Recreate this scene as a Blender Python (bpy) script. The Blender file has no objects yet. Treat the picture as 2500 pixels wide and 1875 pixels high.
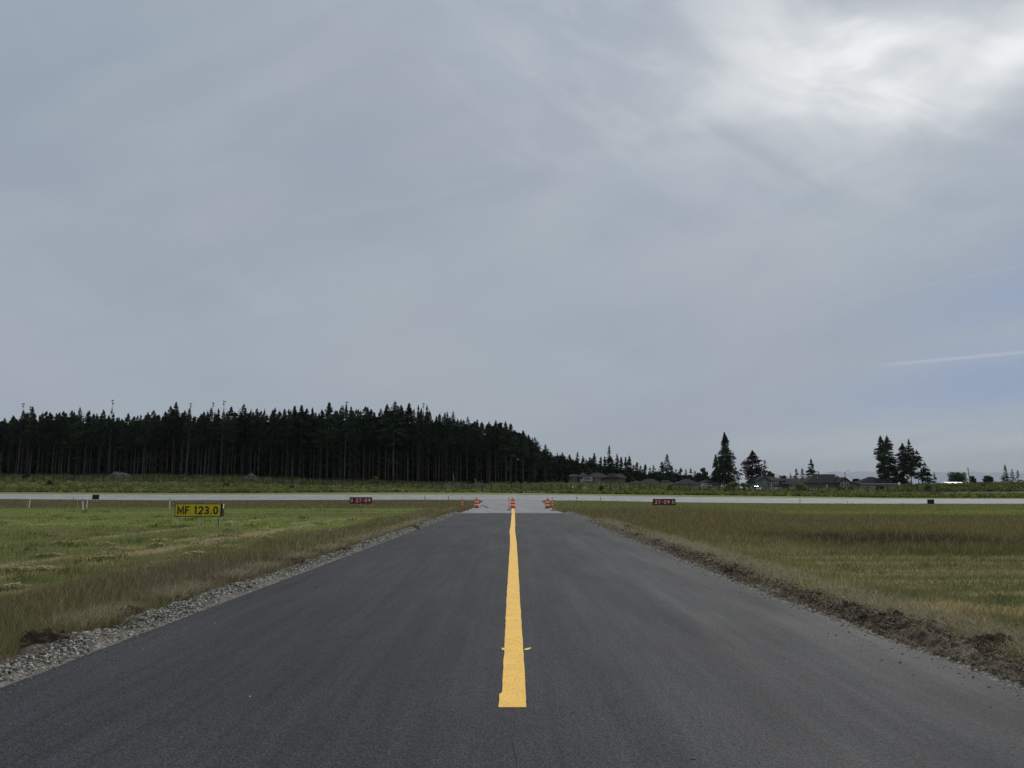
import bpy, math, random
import numpy as np
from mathutils import Vector, Matrix

random.seed(7)
RNG = np.random.default_rng(11)
S = bpy.context.scene
COL = S.collection

# ------------------------------------------------------------------ camera
F = 1878.0; CX = 1250.0; CY = 937.5; HZ = 1200.7; CH = 1.7
P = math.atan((HZ - CY) / F)
cam = bpy.data.cameras.new('camera'); camo = bpy.data.objects.new('camera', cam)
COL.objects.link(camo)
camo.location = (0, 0, CH); camo.rotation_euler = (math.pi/2 + P, 0, 0)
cam.sensor_width = 36; cam.sensor_fit = 'HORIZONTAL'; cam.lens = 36*F/2500
cam.clip_start = 0.05; cam.clip_end = 200000
S.camera = camo

def ray(px, py):
    u = (px-CX)/F; v = (CY-py)/F
    return np.array([u, math.cos(P)-v*math.sin(P), math.sin(P)+v*math.cos(P)])
def at(px, py, Y):
    d = ray(px, py); t = Y/d[1]
    return np.array([d[0]*t, Y, CH + d[2]*t])
def gp(px, py, z=0.0):
    d = ray(px, py); t = (z-CH)/d[2]
    return np.array([d[0]*t, d[1]*t, z])
def zrow(px, py, Y):
    e = (CY-py)/F
    return CH + Y*(math.sin(P)+e*math.cos(P))/(math.cos(P)-e*math.sin(P))

# ------------------------------------------------------------------ terrain
PXK = np.array([-1500, 0, 400, 600, 800, 1000, 1150, 1250, 1400, 1540, 1700, 1850, 2000, 2150, 2250, 2500, 4000], float)
ROWS = [
 (135, [1219,1219,1222,1221.7,1221,1220.7,1220.7,1220.7,1222.5,1225,1227.5,1229,1230,1230.6,1230.8,1231,1232]),
 (165, [1206,1206.5,1208.5,1208.3,1208,1208,1208.2,1208.5,1209.5,1212,1214.2,1215.5,1217,1218,1218.3,1219,1220]),
 (176, [1202,1202.5,1204.5,1204.5,1203,1202.6,1203,1204,1205.5,1207.5,1209.5,1211,1213,1215.5,1216,1216.5,1217]),
 (200, [1190,1190,1193,1194,1196,1198,1200,1201.5,1202.5,1203.5,1205,1206,1207,1209,1210,1210,1210]),
 (230, [1174,1175,1177,1180,1187,1192.5,1198,1200,1199,1198,1199,1200,1200,1201,1202,1201,1201]),
 (268, [1164,1164,1163,1166,1177,1180,1182,1183,1181,1184,1191,1198,1197,1193,1188,1184,1183]),
 (300, [1162,1162,1161,1164,1175,1178,1180,1180,1179,1182,1190,1198,1196,1191,1186,1182,1181]),
]
RY = [0.0, 100.0] + [r[0] for r in ROWS] + [420.0, 900.0, 90000.0]
RT = [np.zeros(len(PXK)), np.zeros(len(PXK))]
for Y, pys in ROWS:
    RT.append(np.array([zrow(p, q, Y) for p, q in zip(PXK, pys)]))
RT.append(RT[-1]*0.8); RT.append(np.zeros(len(PXK))); RT.append(np.zeros(len(PXK)))
RT = np.array(RT); RY = np.array(RY)
def zt(X, Y):
    X = np.asarray(X, float); Y = np.asarray(Y, float)
    px = CX + F*X/(np.maximum(Y, 1.0)*math.cos(P))
    i = np.clip(np.searchsorted(RY, Y, side='right')-1, 0, len(RY)-2)
    t = np.clip((Y-RY[i])/(RY[i+1]-RY[i]), 0, 1)
    j = np.clip(np.searchsorted(PXK, px, side='right')-1, 0, len(PXK)-2)
    s = np.clip((px-PXK[j])/(PXK[j+1]-PXK[j]), 0, 1)
    a = RT[i, j]*(1-s)+RT[i, j+1]*s; b = RT[i+1, j]*(1-s)+RT[i+1, j+1]*s
    return a*(1-t)+b*t
def ztf(x, y): return float(zt(x, y))
def on(px, Y):
    """ground point under image column px at depth Y"""
    X = (px-CX)/F*Y*math.cos(P)
    return X, Y, ztf(X, Y)
def zpy(py, Y): return zrow(0, py, Y)

# ------------------------------------------------------------------ noise
def _h(ix, iy, s):
    n = (ix.astype(np.int64)*374761393 + iy.astype(np.int64)*668265263 + s*1274126177) & 0xffffffff
    n = ((n ^ (n >> 13))*1274126177) & 0xffffffff
    n = (n ^ (n >> 16)) & 0xffffffff
    return n/4294967295.0
def vn(x, y, s=0):
    ix = np.floor(x); iy = np.floor(y); fx = x-ix; fy = y-iy
    fx = fx*fx*(3-2*fx); fy = fy*fy*(3-2*fy)
    a = _h(ix, iy, s); b = _h(ix+1, iy, s); c = _h(ix, iy+1, s); d = _h(ix+1, iy+1, s)
    return (a*(1-fx)+b*fx)*(1-fy)+(c*(1-fx)+d*fx)*fy
def fbm(x, y, o=4, s=0):
    x = np.asarray(x, float); y = np.asarray(y, float)
    r = 0; a = .5; t = 0
    for k in range(o):
        r = r+a*vn(x*2**k, y*2**k, s+k*17); t += a; a *= .5
    return r/t
def sstep(a, b, x):
    t = np.clip((x-a)/(b-a), 0, 1); return t*t*(3-2*t)

# ------------------------------------------------------------------ materials
def mat(name, col=(.5,.5,.5), rough=.8, spec=.3, noise=0, nscale=5, bump=0, bscale=30, metal=0, attr=None, rnd=0, transl=0, coord='Object', stretch=None, col2=None):
    m = bpy.data.materials.new(name); m.use_nodes = True
    nt = m.node_tree; N = nt.nodes; L = nt.links
    b = N['Principled BSDF']; b.inputs['Roughness'].default_value = rough
    b.inputs['Specular IOR Level'].default_value = spec; b.inputs['Metallic'].default_value = metal
    b.inputs['Base Color'].default_value = (*col, 1)
    out = None
    if attr:
        a = N.new('ShaderNodeAttribute'); a.attribute_name = attr; out = a.outputs['Color']
    else:
        a = N.new('ShaderNodeRGB'); a.outputs[0].default_value = (*col, 1); out = a.outputs[0]
    tc = N.new('ShaderNodeTexCoord'); vec = tc.outputs[coord]
    if stretch:
        mp = N.new('ShaderNodeMapping'); mp.inputs['Scale'].default_value = stretch
        L.new(vec, mp.inputs[0]); vec = mp.outputs[0]
    if noise:
        n = N.new('ShaderNodeTexNoise'); n.inputs['Scale'].default_value = nscale; n.inputs['Detail'].default_value = 5
        L.new(vec, n.inputs['Vector'])
        if col2:
            mr = N.new('ShaderNodeMapRange'); mr.inputs[1].default_value = .5-.5/(1+noise*3); mr.inputs[2].default_value = .5+.5/(1+noise*3)
            L.new(n.outputs[0], mr.inputs[0])
            mx = N.new('ShaderNodeMix'); mx.data_type = 'RGBA'
            L.new(mr.outputs[0], mx.inputs[0]); L.new(out, mx.inputs[6]); mx.inputs[7].default_value = (*col2, 1)
            out = mx.outputs[2]
        else:
            mr = N.new('ShaderNodeMapRange'); mr.inputs[1].default_value = .3; mr.inputs[2].default_value = .7
            mr.inputs[3].default_value = 1-noise; mr.inputs[4].default_value = 1+noise
            L.new(n.outputs[0], mr.inputs[0])
            vm = N.new('ShaderNodeVectorMath'); vm.operation = 'SCALE'
            L.new(out, vm.inputs[0]); L.new(mr.outputs[0], vm.inputs['Scale']); out = vm.outputs[0]
    if rnd:
        oi = N.new('ShaderNodeObjectInfo'); mr = N.new('ShaderNodeMapRange')
        mr.inputs[3].default_value = 1-rnd; mr.inputs[4].default_value = 1+rnd
        L.new(oi.outputs['Random'], mr.inputs[0])
        vm = N.new('ShaderNodeVectorMath'); vm.operation = 'SCALE'
        L.new(out, vm.inputs[0]); L.new(mr.outputs[0], vm.inputs['Scale']); out = vm.outputs[0]
    L.new(out, b.inputs['Base Color'])
    if bump:
        n2 = N.new('ShaderNodeTexNoise'); n2.inputs['Scale'].default_value = bscale; n2.inputs['Detail'].default_value = 4
        L.new(vec, n2.inputs['Vector'])
        bp = N.new('ShaderNodeBump'); bp.inputs['Strength'].default_value = 1; bp.inputs['Distance'].default_value = bump
        L.new(n2.outputs[0], bp.inputs['Height']); L.new(bp.outputs[0], b.inputs['Normal'])
    if transl:
        t = N.new('ShaderNodeBsdfTranslucent'); L.new(out, t.inputs[0])
        ms = N.new('ShaderNodeMixShader'); ms.inputs[0].default_value = transl
        L.new(b.outputs[0], ms.inputs[1]); L.new(t.outputs[0], ms.inputs[2])
        L.new(ms.outputs[0], N['Material Output'].inputs['Surface'])
    return m

# ------------------------------------------------------------------ object helpers
def tag(o, label=None, cat=None, group=None, kind=None):
    if label: o['label'] = label
    if cat: o['category'] = cat
    if group: o['group'] = group
    if kind: o['kind'] = kind
    return o
def link(name, me, m, parent=None):
    o = bpy.data.objects.new(name, me); COL.objects.link(o)
    if m: me.materials.append(m)
    if parent is not None: o.parent = parent
    return o
def thing(name, label, cat, loc=(0,0,0), rz=0, group=None):
    o = bpy.data.objects.new(name, None); COL.objects.link(o)
    o.location = loc; o.rotation_euler = (0,0,rz); o.empty_display_size = .3
    return tag(o, label, cat, group)
def nmesh(name, V, quads=None, tris=None, colors=None, smooth=False):
    """fast mesh from numpy arrays"""
    V = np.asarray(V, np.float32).reshape(-1, 3)
    nq = 0 if quads is None else len(quads); ntr = 0 if tris is None else len(tris)
    me = bpy.data.meshes.new(name); me.vertices.add(len(V)); me.vertices.foreach_set('co', V.ravel())
    loops = []
    if nq: loops.append(np.asarray(quads, np.int32).ravel())
    if ntr: loops.append(np.asarray(tris, np.int32).ravel())
    loops = np.concatenate(loops)
    me.loops.add(len(loops)); me.loops.foreach_set('vertex_index', loops)
    tot = np.concatenate([np.full(nq, 4, np.int32), np.full(ntr, 3, np.int32)])
    st = np.concatenate([[0], np.cumsum(tot)[:-1]]).astype(np.int32)
    me.polygons.add(len(tot)); me.polygons.foreach_set('loop_start', st)
    try: me.polygons.foreach_set('loop_total', tot)
    except Exception: pass
    me.polygons.foreach_set('use_smooth', np.full(len(tot), smooth))
    me.update(calc_edges=True); me.validate()
    if colors is not None:
        ca = me.color_attributes.new('Col', 'FLOAT_COLOR', 'POINT')
        c = np.ones((len(V), 4), np.float32); c[:, :3] = colors
        ca.data.foreach_set('color', c.ravel())
    return me
def gridmesh(name, V, nr, nc, colors=None, smooth=True):
    i = np.arange(nr-1)[:, None]*nc+np.arange(nc-1)[None, :]
    q = np.stack([i, i+1, i+1+nc, i+nc], -1).reshape(-1, 4)
    return nmesh(name, V, quads=q, colors=colors, smooth=smooth)

class MB:
    def __init__(s): s.v = []; s.f = []
    def add(s, v, f):
        n = len(s.v); s.v += [tuple(p) for p in v]; s.f += [tuple(i+n for i in q) for q in f]; return s
    def box(s, x0, x1, y0, y1, z0, z1):
        v = [(x0,y0,z0),(x1,y0,z0),(x1,y1,z0),(x0,y1,z0),(x0,y0,z1),(x1,y0,z1),(x1,y1,z1),(x0,y1,z1)]
        return s.add(v, [(0,3,2,1),(4,5,6,7),(0,1,5,4),(1,2,6,5),(2,3,7,6),(3,0,4,7)])
    def tube(s, pts, rad, n=8, cap=True):
        pts = [Vector(p) for p in pts]
        if not isinstance(rad, (list, tuple)): rad = [rad]*len(pts)
        v = []; f = []
        for k, p in enumerate(pts):
            d = (pts[min(k+1, len(pts)-1)]-pts[max(k-1, 0)])
            d = d.normalized() if d.length > 1e-9 else Vector((0,0,1))
            a = d.orthogonal().normalized() if abs(d.z) < .95 else (Vector((1,0,0))-d*d.x).normalized()
            b = d.cross(a)
            for i in range(n):
                t = 2*math.pi*i/n; v.append(p+(a*math.cos(t)+b*math.sin(t))*rad[k])
        for k in range(len(pts)-1):
            for i in range(n):
                f.append((k*n+i, k*n+(i+1) % n, (k+1)*n+(i+1) % n, (k+1)*n+i))
        if cap:
            f.append(tuple(range(n-1, -1, -1))); f.append(tuple(range((len(pts)-1)*n, len(pts)*n)))
        return s.add(v, f)
    def lathe(s, prof, n=20, c=(0,0,0)):
        v = []; f = []
        for r, z in prof:
            for i in range(n):
                t = 2*math.pi*i/n; v.append((c[0]+r*math.cos(t), c[1]+r*math.sin(t), c[2]+z))
        for k in range(len(prof)-1):
            for i in range(n):
                f.append((k*n+i, k*n+(i+1) % n, (k+1)*n+(i+1) % n, (k+1)*n+i))
        f.append(tuple(range(n-1, -1, -1))); f.append(tuple(range((len(prof)-1)*n, len(prof)*n)))
        return s.add(v, f)
    def prism(s, poly, y0, y1):
        n = len(poly)
        v = [(x, y0, z) for x, z in poly]+[(x, y1, z) for x, z in poly]
        f = [tuple(range(n)), tuple(range(2*n-1, n-1, -1))]
        for i in range(n): f.append((i, i+n, (i+1) % n+n, (i+1) % n))
        return s.add(v, f)
    def mesh(s, name, smooth=False):
        me = bpy.data.meshes.new(name); me.from_pydata([tuple(p) for p in s.v], [], s.f); me.update()
        if smooth: me.polygons.foreach_set('use_smooth', [True]*len(me.polygons))
        return me
    def build(s, name, m, parent=None, smooth=False, bevel=0):
        o = link(name, s.mesh(name, smooth), m, parent)
        if bevel:
            b = o.modifiers.new('bevel', 'BEVEL'); b.width = bevel; b.segments = 2; b.limit_method = 'ANGLE'
        return o

# ------------------------------------------------------------------ material set
M = {}
M['ground'] = mat('grass_soil', attr='Col', noise=.35, nscale=9, rough=1, spec=.05, bump=.03, bscale=14)
M['grass'] = mat('grass_blades', attr='Col', rough=.7, spec=.12, transl=.35)
M['scrub'] = mat('scrub_leaves', attr='Col', rough=.65, spec=.12, transl=.3)
M['needles'] = mat('conifer_needles', (.025,.043,.021), rough=.75, spec=.12, rnd=.55, noise=.5, nscale=.35)
M['needles_right'] = mat('spruce_needles', (.046,.066,.034), rough=.75, spec=.12, rnd=.25, noise=.35, nscale=.4, transl=.15)
M['leaves'] = mat('broad_leaves', (.055,.08,.03), rough=.6, spec=.2, rnd=.25, noise=.3, nscale=.6, transl=.3)
M['purple'] = mat('purple_leaves', (.035,.014,.022), rough=.6, spec=.2, noise=.3, nscale=.6, transl=.2)
M['bush'] = mat('bush_leaves', (.15,.19,.05), rough=.6, spec=.15, rnd=.3, noise=.3, nscale=1.5, transl=.35)
M['bark'] = mat('bark', (.088,.078,.068), rough=.95, spec=.05, rnd=.6, noise=.3, nscale=1.2, bump=.03, bscale=8)
M['metal'] = mat('galvanised_steel', (.5,.5,.48), rough=.45, spec=.5, metal=.5, noise=.15, nscale=9)
M['black'] = mat('black_paint', (.012,.013,.014), rough=.5, spec=.3, noise=.2, nscale=6)
M['yellow_face'] = mat('yellow_sign_face', (.62,.47,.015), rough=.5, spec=.3, noise=.06, nscale=3)
M['red_face'] = mat('red_sign_face', (.20,.008,.011), rough=.5, spec=.3, noise=.1, nscale=3)
M['white_text'] = mat('reflective_white', (.75,.75,.7), rough=.5, noise=.05, nscale=5)
M['yellow_text'] = mat('reflective_pale_yellow', (.6,.62,.25), rough=.5, noise=.05, nscale=5)
M['stake'] = mat('white_stake_paint', (.72,.71,.62), rough=.7, noise=.15, nscale=5)
M['orange'] = mat('orange_plastic', (.95,.075,.035), rough=.45, spec=.4, noise=.08, nscale=4, transl=.15)
M['band'] = mat('reflective_band', (.85,.78,.62), rough=.4, spec=.4, noise=.06, nscale=8)
M['rubber'] = mat('black_rubber', (.02,.018,.018), rough=.85, noise=.2, nscale=10)
M['lens'] = mat('lamp_lens', (.75,.72,.68), rough=.25, spec=.6, noise=.04, nscale=8)
M['soil'] = mat('turned_soil', (.12,.09,.064), rough=1, spec=.03, noise=.55, nscale=9, bump=.03, bscale=35)
M['rockpile'] = mat('rubble', (.14,.13,.11), rough=1, spec=.05, noise=.5, nscale=1.1, bump=.25, bscale=1.6)
M['wood_fence'] = mat('weathered_boards', (.13,.115,.10), rough=.9, noise=.25, nscale=2)
M['post'] = mat('fence_post_steel', (.035,.035,.033), rough=.7, spec=.3, noise=.2, nscale=4)
M['wire'] = mat('fence_wire', (.2,.2,.19), rough=.6, spec=.3, noise=.1, nscale=5)
M['glass'] = mat('window_glass', (.03,.035,.045), rough=.1, spec=.8, noise=.1, nscale=2)
M['white_trim'] = mat('white_trim', (.62,.62,.6), rough=.6, noise=.08, nscale=2)
M['roof'] = mat('brown_shingles', (.050,.043,.044), rough=1, spec=.03, noise=.25, nscale=1.5, bump=.02, bscale=10)
M['roof_dark'] = mat('charcoal_shingles', (.032,.030,.034), rough=1, spec=.03, noise=.25, nscale=1.5, bump=.02, bscale=10)
M['tan_wall'] = mat('taupe_siding', (.155,.138,.125), rough=.9, spec=.08, noise=.12, nscale=1, stretch=(1,1,9))
M['teal_wall'] = mat('grey_green_siding', (.155,.185,.185), rough=.9, spec=.08, noise=.12, nscale=1, stretch=(1,1,9))
M['grey_wall'] = mat('grey_siding', (.24,.24,.245), rough=.9, spec=.08, noise=.12, nscale=1, stretch=(1,1,9))
M['white_metal_roof'] = mat('white_sheet_roof', (.8,.82,.84), rough=.35, spec=.5, noise=.06, nscale=1)
M['car_silver'] = mat('silver_car_paint', (.30,.31,.33), rough=.5, spec=.4, metal=.0, noise=.03, nscale=1)
M['car_blue'] = mat('dark_blue_car_paint', (.03,.04,.08), rough=.2, spec=.6, noise=.03, nscale=1)
M['hay'] = mat('dry_clippings', (.46,.40,.23), rough=.9, spec=.1, noise=.3, nscale=20, transl=.3)
M['hills'] = mat('haze_tinted_hills', (.09,.14,.24), rough=1, spec=0, noise=.3, nscale=.0003, coord='Object')  # aerial haze blue put into the hills' base colour, besides the haze volume

# ------------------------------------------------------------------ world / sun
SUN_AZ = math.radians(29); SUN_EL = math.radians(33)
sdir = Vector((math.sin(SUN_AZ)*math.cos(SUN_EL), math.cos(SUN_AZ)*math.cos(SUN_EL), math.sin(SUN_EL)))
w = bpy.data.worlds.new('World'); S.world = w; w.use_nodes = True
nt = w.node_tree; N = nt.nodes; L = nt.links
bg = N['Background']; bg.inputs['Strength'].default_value = .1
sky = N.new('ShaderNodeTexSky'); sky.sky_type = 'NISHITA'; sky.sun_disc = False
sky.sun_elevation = SUN_EL; sky.sun_rotation = SUN_AZ
tc = N.new('ShaderNodeTexCoord'); DIRV = tc.outputs['Generated']
def math_(op, a, b=None, c=None, clamp=False):
    n = N.new('ShaderNodeMath'); n.operation = op; n.use_clamp = clamp
    for k, q in enumerate((a, b, c)):
        if q is None: continue
        if isinstance(q, (int, float)): n.inputs[k].default_value = q
        else: L.new(q, n.inputs[k])
    return n.outputs[0]
def mixc(f, a, b):
    n = N.new('ShaderNodeMix'); n.data_type = 'RGBA'
    if isinstance(f, (int, float)): n.inputs[0].default_value = f
    else: L.new(f, n.inputs[0])
    for k, q in ((6, a), (7, b)):
        if isinstance(q, tuple): n.inputs[k].default_value = (*q, 1)
        else: L.new(q, n.inputs[k])
    return n.outputs[2]
def mrange(v, a, b, c=0., d=1., smooth=True):
    n = N.new('ShaderNodeMapRange'); n.interpolation_type = 'SMOOTHSTEP' if smooth else 'LINEAR'
    L.new(v, n.inputs[0])
    for k, q in zip((1,2,3,4), (a,b,c,d)): n.inputs[k].default_value = q
    return n.outputs[0]
def dotdir(px, py):
    r = ray(px, py); r = r/np.linalg.norm(r)
    n = N.new('ShaderNodeVectorMath'); n.operation = 'DOT_PRODUCT'; L.new(nrm, n.inputs[0]); n.inputs[1].default_value = tuple(r)
    return n.outputs['Value']
nn = N.new('ShaderNodeVectorMath'); nn.operation = 'NORMALIZE'; L.new(DIRV, nn.inputs[0]); nrm = nn.outputs[0]
sep = N.new('ShaderNodeSeparateXYZ'); L.new(nrm, sep.inputs[0])
zz = math_('MAXIMUM', sep.outputs[2], 0.0)
den = math_('ADD', zz, .10)
u_ = math_('DIVIDE', sep.outputs[0], den); v_ = math_('DIVIDE', sep.outputs[1], den)
cmb = N.new('ShaderNodeCombineXYZ'); L.new(u_, cmb.inputs[0]); L.new(v_, cmb.inputs[1])
def noise(scale, stretch=(1,1,1), rot=0, detail=6, rough=.55, off=(0,0,0), dist=0):
    mp = N.new('ShaderNodeMapping'); mp.inputs['Scale'].default_value = stretch
    mp.inputs['Rotation'].default_value = (0,0,rot); mp.inputs['Location'].default_value = off
    L.new(cmb.outputs[0], mp.inputs[0])
    n = N.new('ShaderNodeTexNoise'); n.inputs['Scale'].default_value = scale; n.inputs['Detail'].default_value = detail
    n.inputs['Roughness'].default_value = rough; n.inputs['Distortion'].default_value = dist
    L.new(mp.outputs[0], n.inputs['Vector']); return n.outputs[0]
K = 10.0
def C(r, g, b): return (r*K, g*K, b*K)
n1 = noise(.9, (1,.55,1), .5, 5, .5, (3,1,0), .3)
n2 = noise(2.6, (1.2,.35,1), .9, 7, .6, (7,2,0), .6)
veil = mixc(mrange(n1, .32, .68), C(.33,.39,.46), C(.40,.455,.505))
veil = mixc(math_('MULTIPLY', mrange(n2, .42, .75), .35), veil, C(.43,.475,.53))
# a paler bank low in the sky, deeper tone high on the left
veil = mixc(mrange(zz, .0, .30, .55, 0.), veil, C(.37,.435,.50))
veil = mixc(mrange(dotdir(1050, 640), .955, .998, 0, .45), veil, C(.385,.43,.47))
# coverage: mostly veiled, a clearer blue gap low on the right
AZ = math_('ARCTAN2', sep.outputs[0], sep.outputs[1]); EL = math_('ARCSINE', sep.outputs[2])
def dnoise(scale, off=(0,0,0), detail=6, rough=.55, dist=.4, st=(1,1,1)):
    cb = N.new('ShaderNodeCombineXYZ'); L.new(AZ, cb.inputs[0]); L.new(EL, cb.inputs[1])
    mp = N.new('ShaderNodeMapping'); mp.inputs['Location'].default_value = off; mp.inputs['Scale'].default_value = st
    L.new(cb.outputs[0], mp.inputs[0]); n = N.new('ShaderNodeTexNoise'); n.inputs['Scale'].default_value = scale
    n.inputs['Detail'].default_value = detail; n.inputs['Roughness'].default_value = rough; n.inputs['Distortion'].default_value = dist
    L.new(mp.outputs[0], n.inputs['Vector']); return n.outputs[0]
def blob(px, py, wa, we, tilt=0., wob=0., wn=None):
    """soft ellipse in azimuth / elevation (degrees) around one sky direction"""
    r = ray(px, py); a0 = math.atan2(r[0], r[1]); e0 = math.asin(r[2]/np.linalg.norm(r))
    da = math_('SUBTRACT', AZ, a0); de = math_('SUBTRACT', EL, e0)
    if wn is not None: de = math_('ADD', de, math_('MULTIPLY', math_('SUBTRACT', wn, .5), wob))
    c_, s_ = math.cos(tilt), math.sin(tilt)
    p_ = math_('ADD', math_('MULTIPLY', da, c_), math_('MULTIPLY', de, s_)); q_ = math_('SUBTRACT', math_('MULTIPLY', de, c_), math_('MULTIPLY', da, s_))
    p_ = math_('DIVIDE', p_, math.radians(wa)); q_ = math_('DIVIDE', q_, math.radians(we))
    d2 = math_('ADD', math_('MULTIPLY', p_, p_), math_('MULTIPLY', q_, q_))
    return math_('POWER', 2.718, math_('MULTIPLY', d2, -1.0))
def rnoise(scale, rot, st, off=(0,0,0), detail=5, dist=.5):
    cb = N.new('ShaderNodeCombineXYZ'); L.new(AZ, cb.inputs[0]); L.new(EL, cb.inputs[1])
    r1 = N.new('ShaderNodeMapping'); r1.inputs['Rotation'].default_value = (0,0,rot); L.new(cb.outputs[0], r1.inputs[0])
    mp = N.new('ShaderNodeMapping'); mp.inputs['Scale'].default_value = st; mp.inputs['Location'].default_value = off; L.new(r1.outputs[0], mp.inputs[0])
    n = N.new('ShaderNodeTexNoise'); n.inputs['Scale'].default_value = scale; n.inputs['Detail'].default_value = detail; n.inputs['Distortion'].default_value = dist
    L.new(mp.outputs[0], n.inputs['Vector']); return n.outputs[0]
wn1 = dnoise(5, (3,1,0), 6, .55, .5, (1,2.2,1)); wn2 = dnoise(9, (1,7,0), 7, .6, .7, (1.2,1.9,1)); wn3 = dnoise(2.2, (5,2,0), 4, .5, .3, (1,1.6,1))
gap = math_('MAXIMUM', blob(2480, 915, 11, 2.0, .10, .06, wn1), math_('MULTIPLY', blob(2600, 640, 10, 2.6, .25, .10, wn1), .75))
gap = math_('MAXIMUM', gap, math_('MULTIPLY', blob(1500, 60, 5, 3, -.3, .15, wn1), .22))
cov = math_('SUBTRACT', .95, math_('MULTIPLY', gap, .72))
skyc = N.new('ShaderNodeVectorMath'); skyc.operation = 'MULTIPLY'; L.new(sky.outputs[0], skyc.inputs[0]); skyc.inputs[1].default_value = (1,1,1)
skb = mixc(.85, skyc.outputs[0], C(.235,.325,.53))
col = mixc(cov, skb, veil)
col = mixc(math_('MULTIPLY', gap, .85), col, C(.255,.345,.53))
# sun glow through the cloud
sd = N.new('ShaderNodeVectorMath'); sd.operation = 'DOT_PRODUCT'; L.new(nrm, sd.inputs[0]); sd.inputs[1].default_value = tuple(sdir)
# broad diagonal streaks, darker blue-grey patches high in the sky
sk1 = rnoise(3.2, -.42, (.55,2.2,1), (2,3,0)); sk2 = rnoise(7.5, -.30, (.35,2.4,1), (7,1,0), 6, .8)
highk = mrange(EL, .10, .42, .35, 1)
col = mixc(math_('MULTIPLY', math_('MULTIPLY', mrange(sk1, .42, .66), highk), .62), col, C(.285,.335,.425))
col = mixc(math_('MULTIPLY', mrange(sk2, .46, .74), .15), col, C(.455,.495,.535))
dark = math_('MAXIMUM', blob(1430, 95, 5.5, 3.2, -.3, .12, wn1), math_('MULTIPLY', blob(930, 230, 11, 5, .5, .16, wn3), .8))
dark = math_('MAXIMUM', dark, math_('MULTIPLY', blob(60, 60, 14, 8, .2, .1, wn3), .8))
col = mixc(math_('MULTIPLY', dark, .58), col, C(.29,.345,.43))
tint = mrange(wn3, .38, .62)
col = mixc(math_('MULTIPLY', tint, .22), col, C(.375,.39,.45))
wide = blob(2050, 130, 27, 10, -.08, .25, wn3)
col = mixc(math_('MULTIPLY', wide, math_('MULTIPLY', mrange(wn1, .3, .7, .55, 1.), .42)), col, C(.60,.645,.69))
wn4 = rnoise(8, .45, (.7,2.0,1), (3,8,0), 8, 1.0)
wispy = math_('MULTIPLY', blob(1750, 230, 20, 6.5, -.22, .2, wn1), mrange(wn4, .40, .66))
col = mixc(math_('MULTIPLY', wispy, .42), col, C(.60,.64,.68))
core = math_('MAXIMUM', blob(2110, 170, 10.5, 3.4, -.18, .16, wn1), math_('MULTIPLY', blob(2480, 125, 9, 2.2, .25, .10, wn1), .95))
core = math_('MAXIMUM', core, math_('MULTIPLY', blob(1960, 70, 8, 2.4, -.25, .16, wn1), .6))
core = math_('MULTIPLY', core, mrange(wn4, .30, .62, .55, 1.05), None, True)
col = mixc(core, col, C(.90,.915,.92))
# contrails, straight streaks on the cloud plane
def streak(p0, p1, w0, amt, c):
    """thin great-circle streak between two sky directions"""
    global col
    a = ray(*p0); b = ray(*p1); a = a/np.linalg.norm(a); b = b/np.linalg.norm(b)
    nv = np.cross(a, b); nv /= np.linalg.norm(nv); mid = (a+b); mid /= np.linalg.norm(mid)
    n = N.new('ShaderNodeVectorMath'); n.operation = 'DOT_PRODUCT'; L.new(nrm, n.inputs[0]); n.inputs[1].default_value = tuple(nv)
    d = math_('ABSOLUTE', n.outputs['Value'])
    m_ = N.new('ShaderNodeVectorMath'); m_.operation = 'DOT_PRODUCT'; L.new(nrm, m_.inputs[0]); m_.inputs[1].default_value = tuple(mid)
    ln = float(np.dot(mid, a))
    f = math_('MULTIPLY', mrange(d, 0, w0, 1, 0), mrange(m_.outputs['Value'], ln, ln+(1-ln)*.5))
    col = mixc(math_('MULTIPLY', f, amt), col, c)
streak((2130, 895), (2640, 845), .0035, .45, C(.50,.55,.64))
streak((2150, 890), (2640, 850), .0022, .3, C(.50,.55,.64))
streak((2040, 740), (2620, 625), .0025, .16, C(.50,.55,.6))
# low cumulus bank near the horizon on the right
lowb = math_('MULTIPLY', mrange(dotdir(2450, 1120), .93, .995), math_('MULTIPLY', mrange(sep.outputs[2], .030, .042), mrange(sep.outputs[2], .050, .085, 1, 0)))
lown = noise(1.6, (1,.25,1), 0, 6, .6, (4,4,0))
col = mixc(math_('MULTIPLY', lowb, mrange(lown, .38, .58, 0, .8)), col, C(.50,.545,.585))
L.new(col, bg.inputs['Color'])

sl = bpy.data.lights.new('sun', 'SUN'); sl.energy = 2.6; sl.angle = math.radians(5); sl.color = (1, .95, .87)
so = bpy.data.objects.new('sun', sl); COL.objects.link(so); so.location = (60, 100, 120)
so.rotation_euler = (-sdir).to_track_quat('-Z', 'Y').to_euler()

vs = S.view_settings; vs.view_transform = 'Standard'; vs.look = 'None'; vs.exposure = 0; vs.gamma = 1

# ------------------------------------------------------------------ road outline
def ledge(y): return -np.interp(y, [0, 12, 25, 60, 84, 124, 131, 136], [4.40, 4.40, 4.30, 4.14, 4.15, 4.7, 6.0, 11])
def redge(y): return np.interp(y, [0, 6.8, 9.5, 13, 37, 60, 84, 124, 131, 136], [4.34, 4.32, 4.22, 4.12, 4.16, 4.08, 4.15, 4.9, 6.2, 11])

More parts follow.
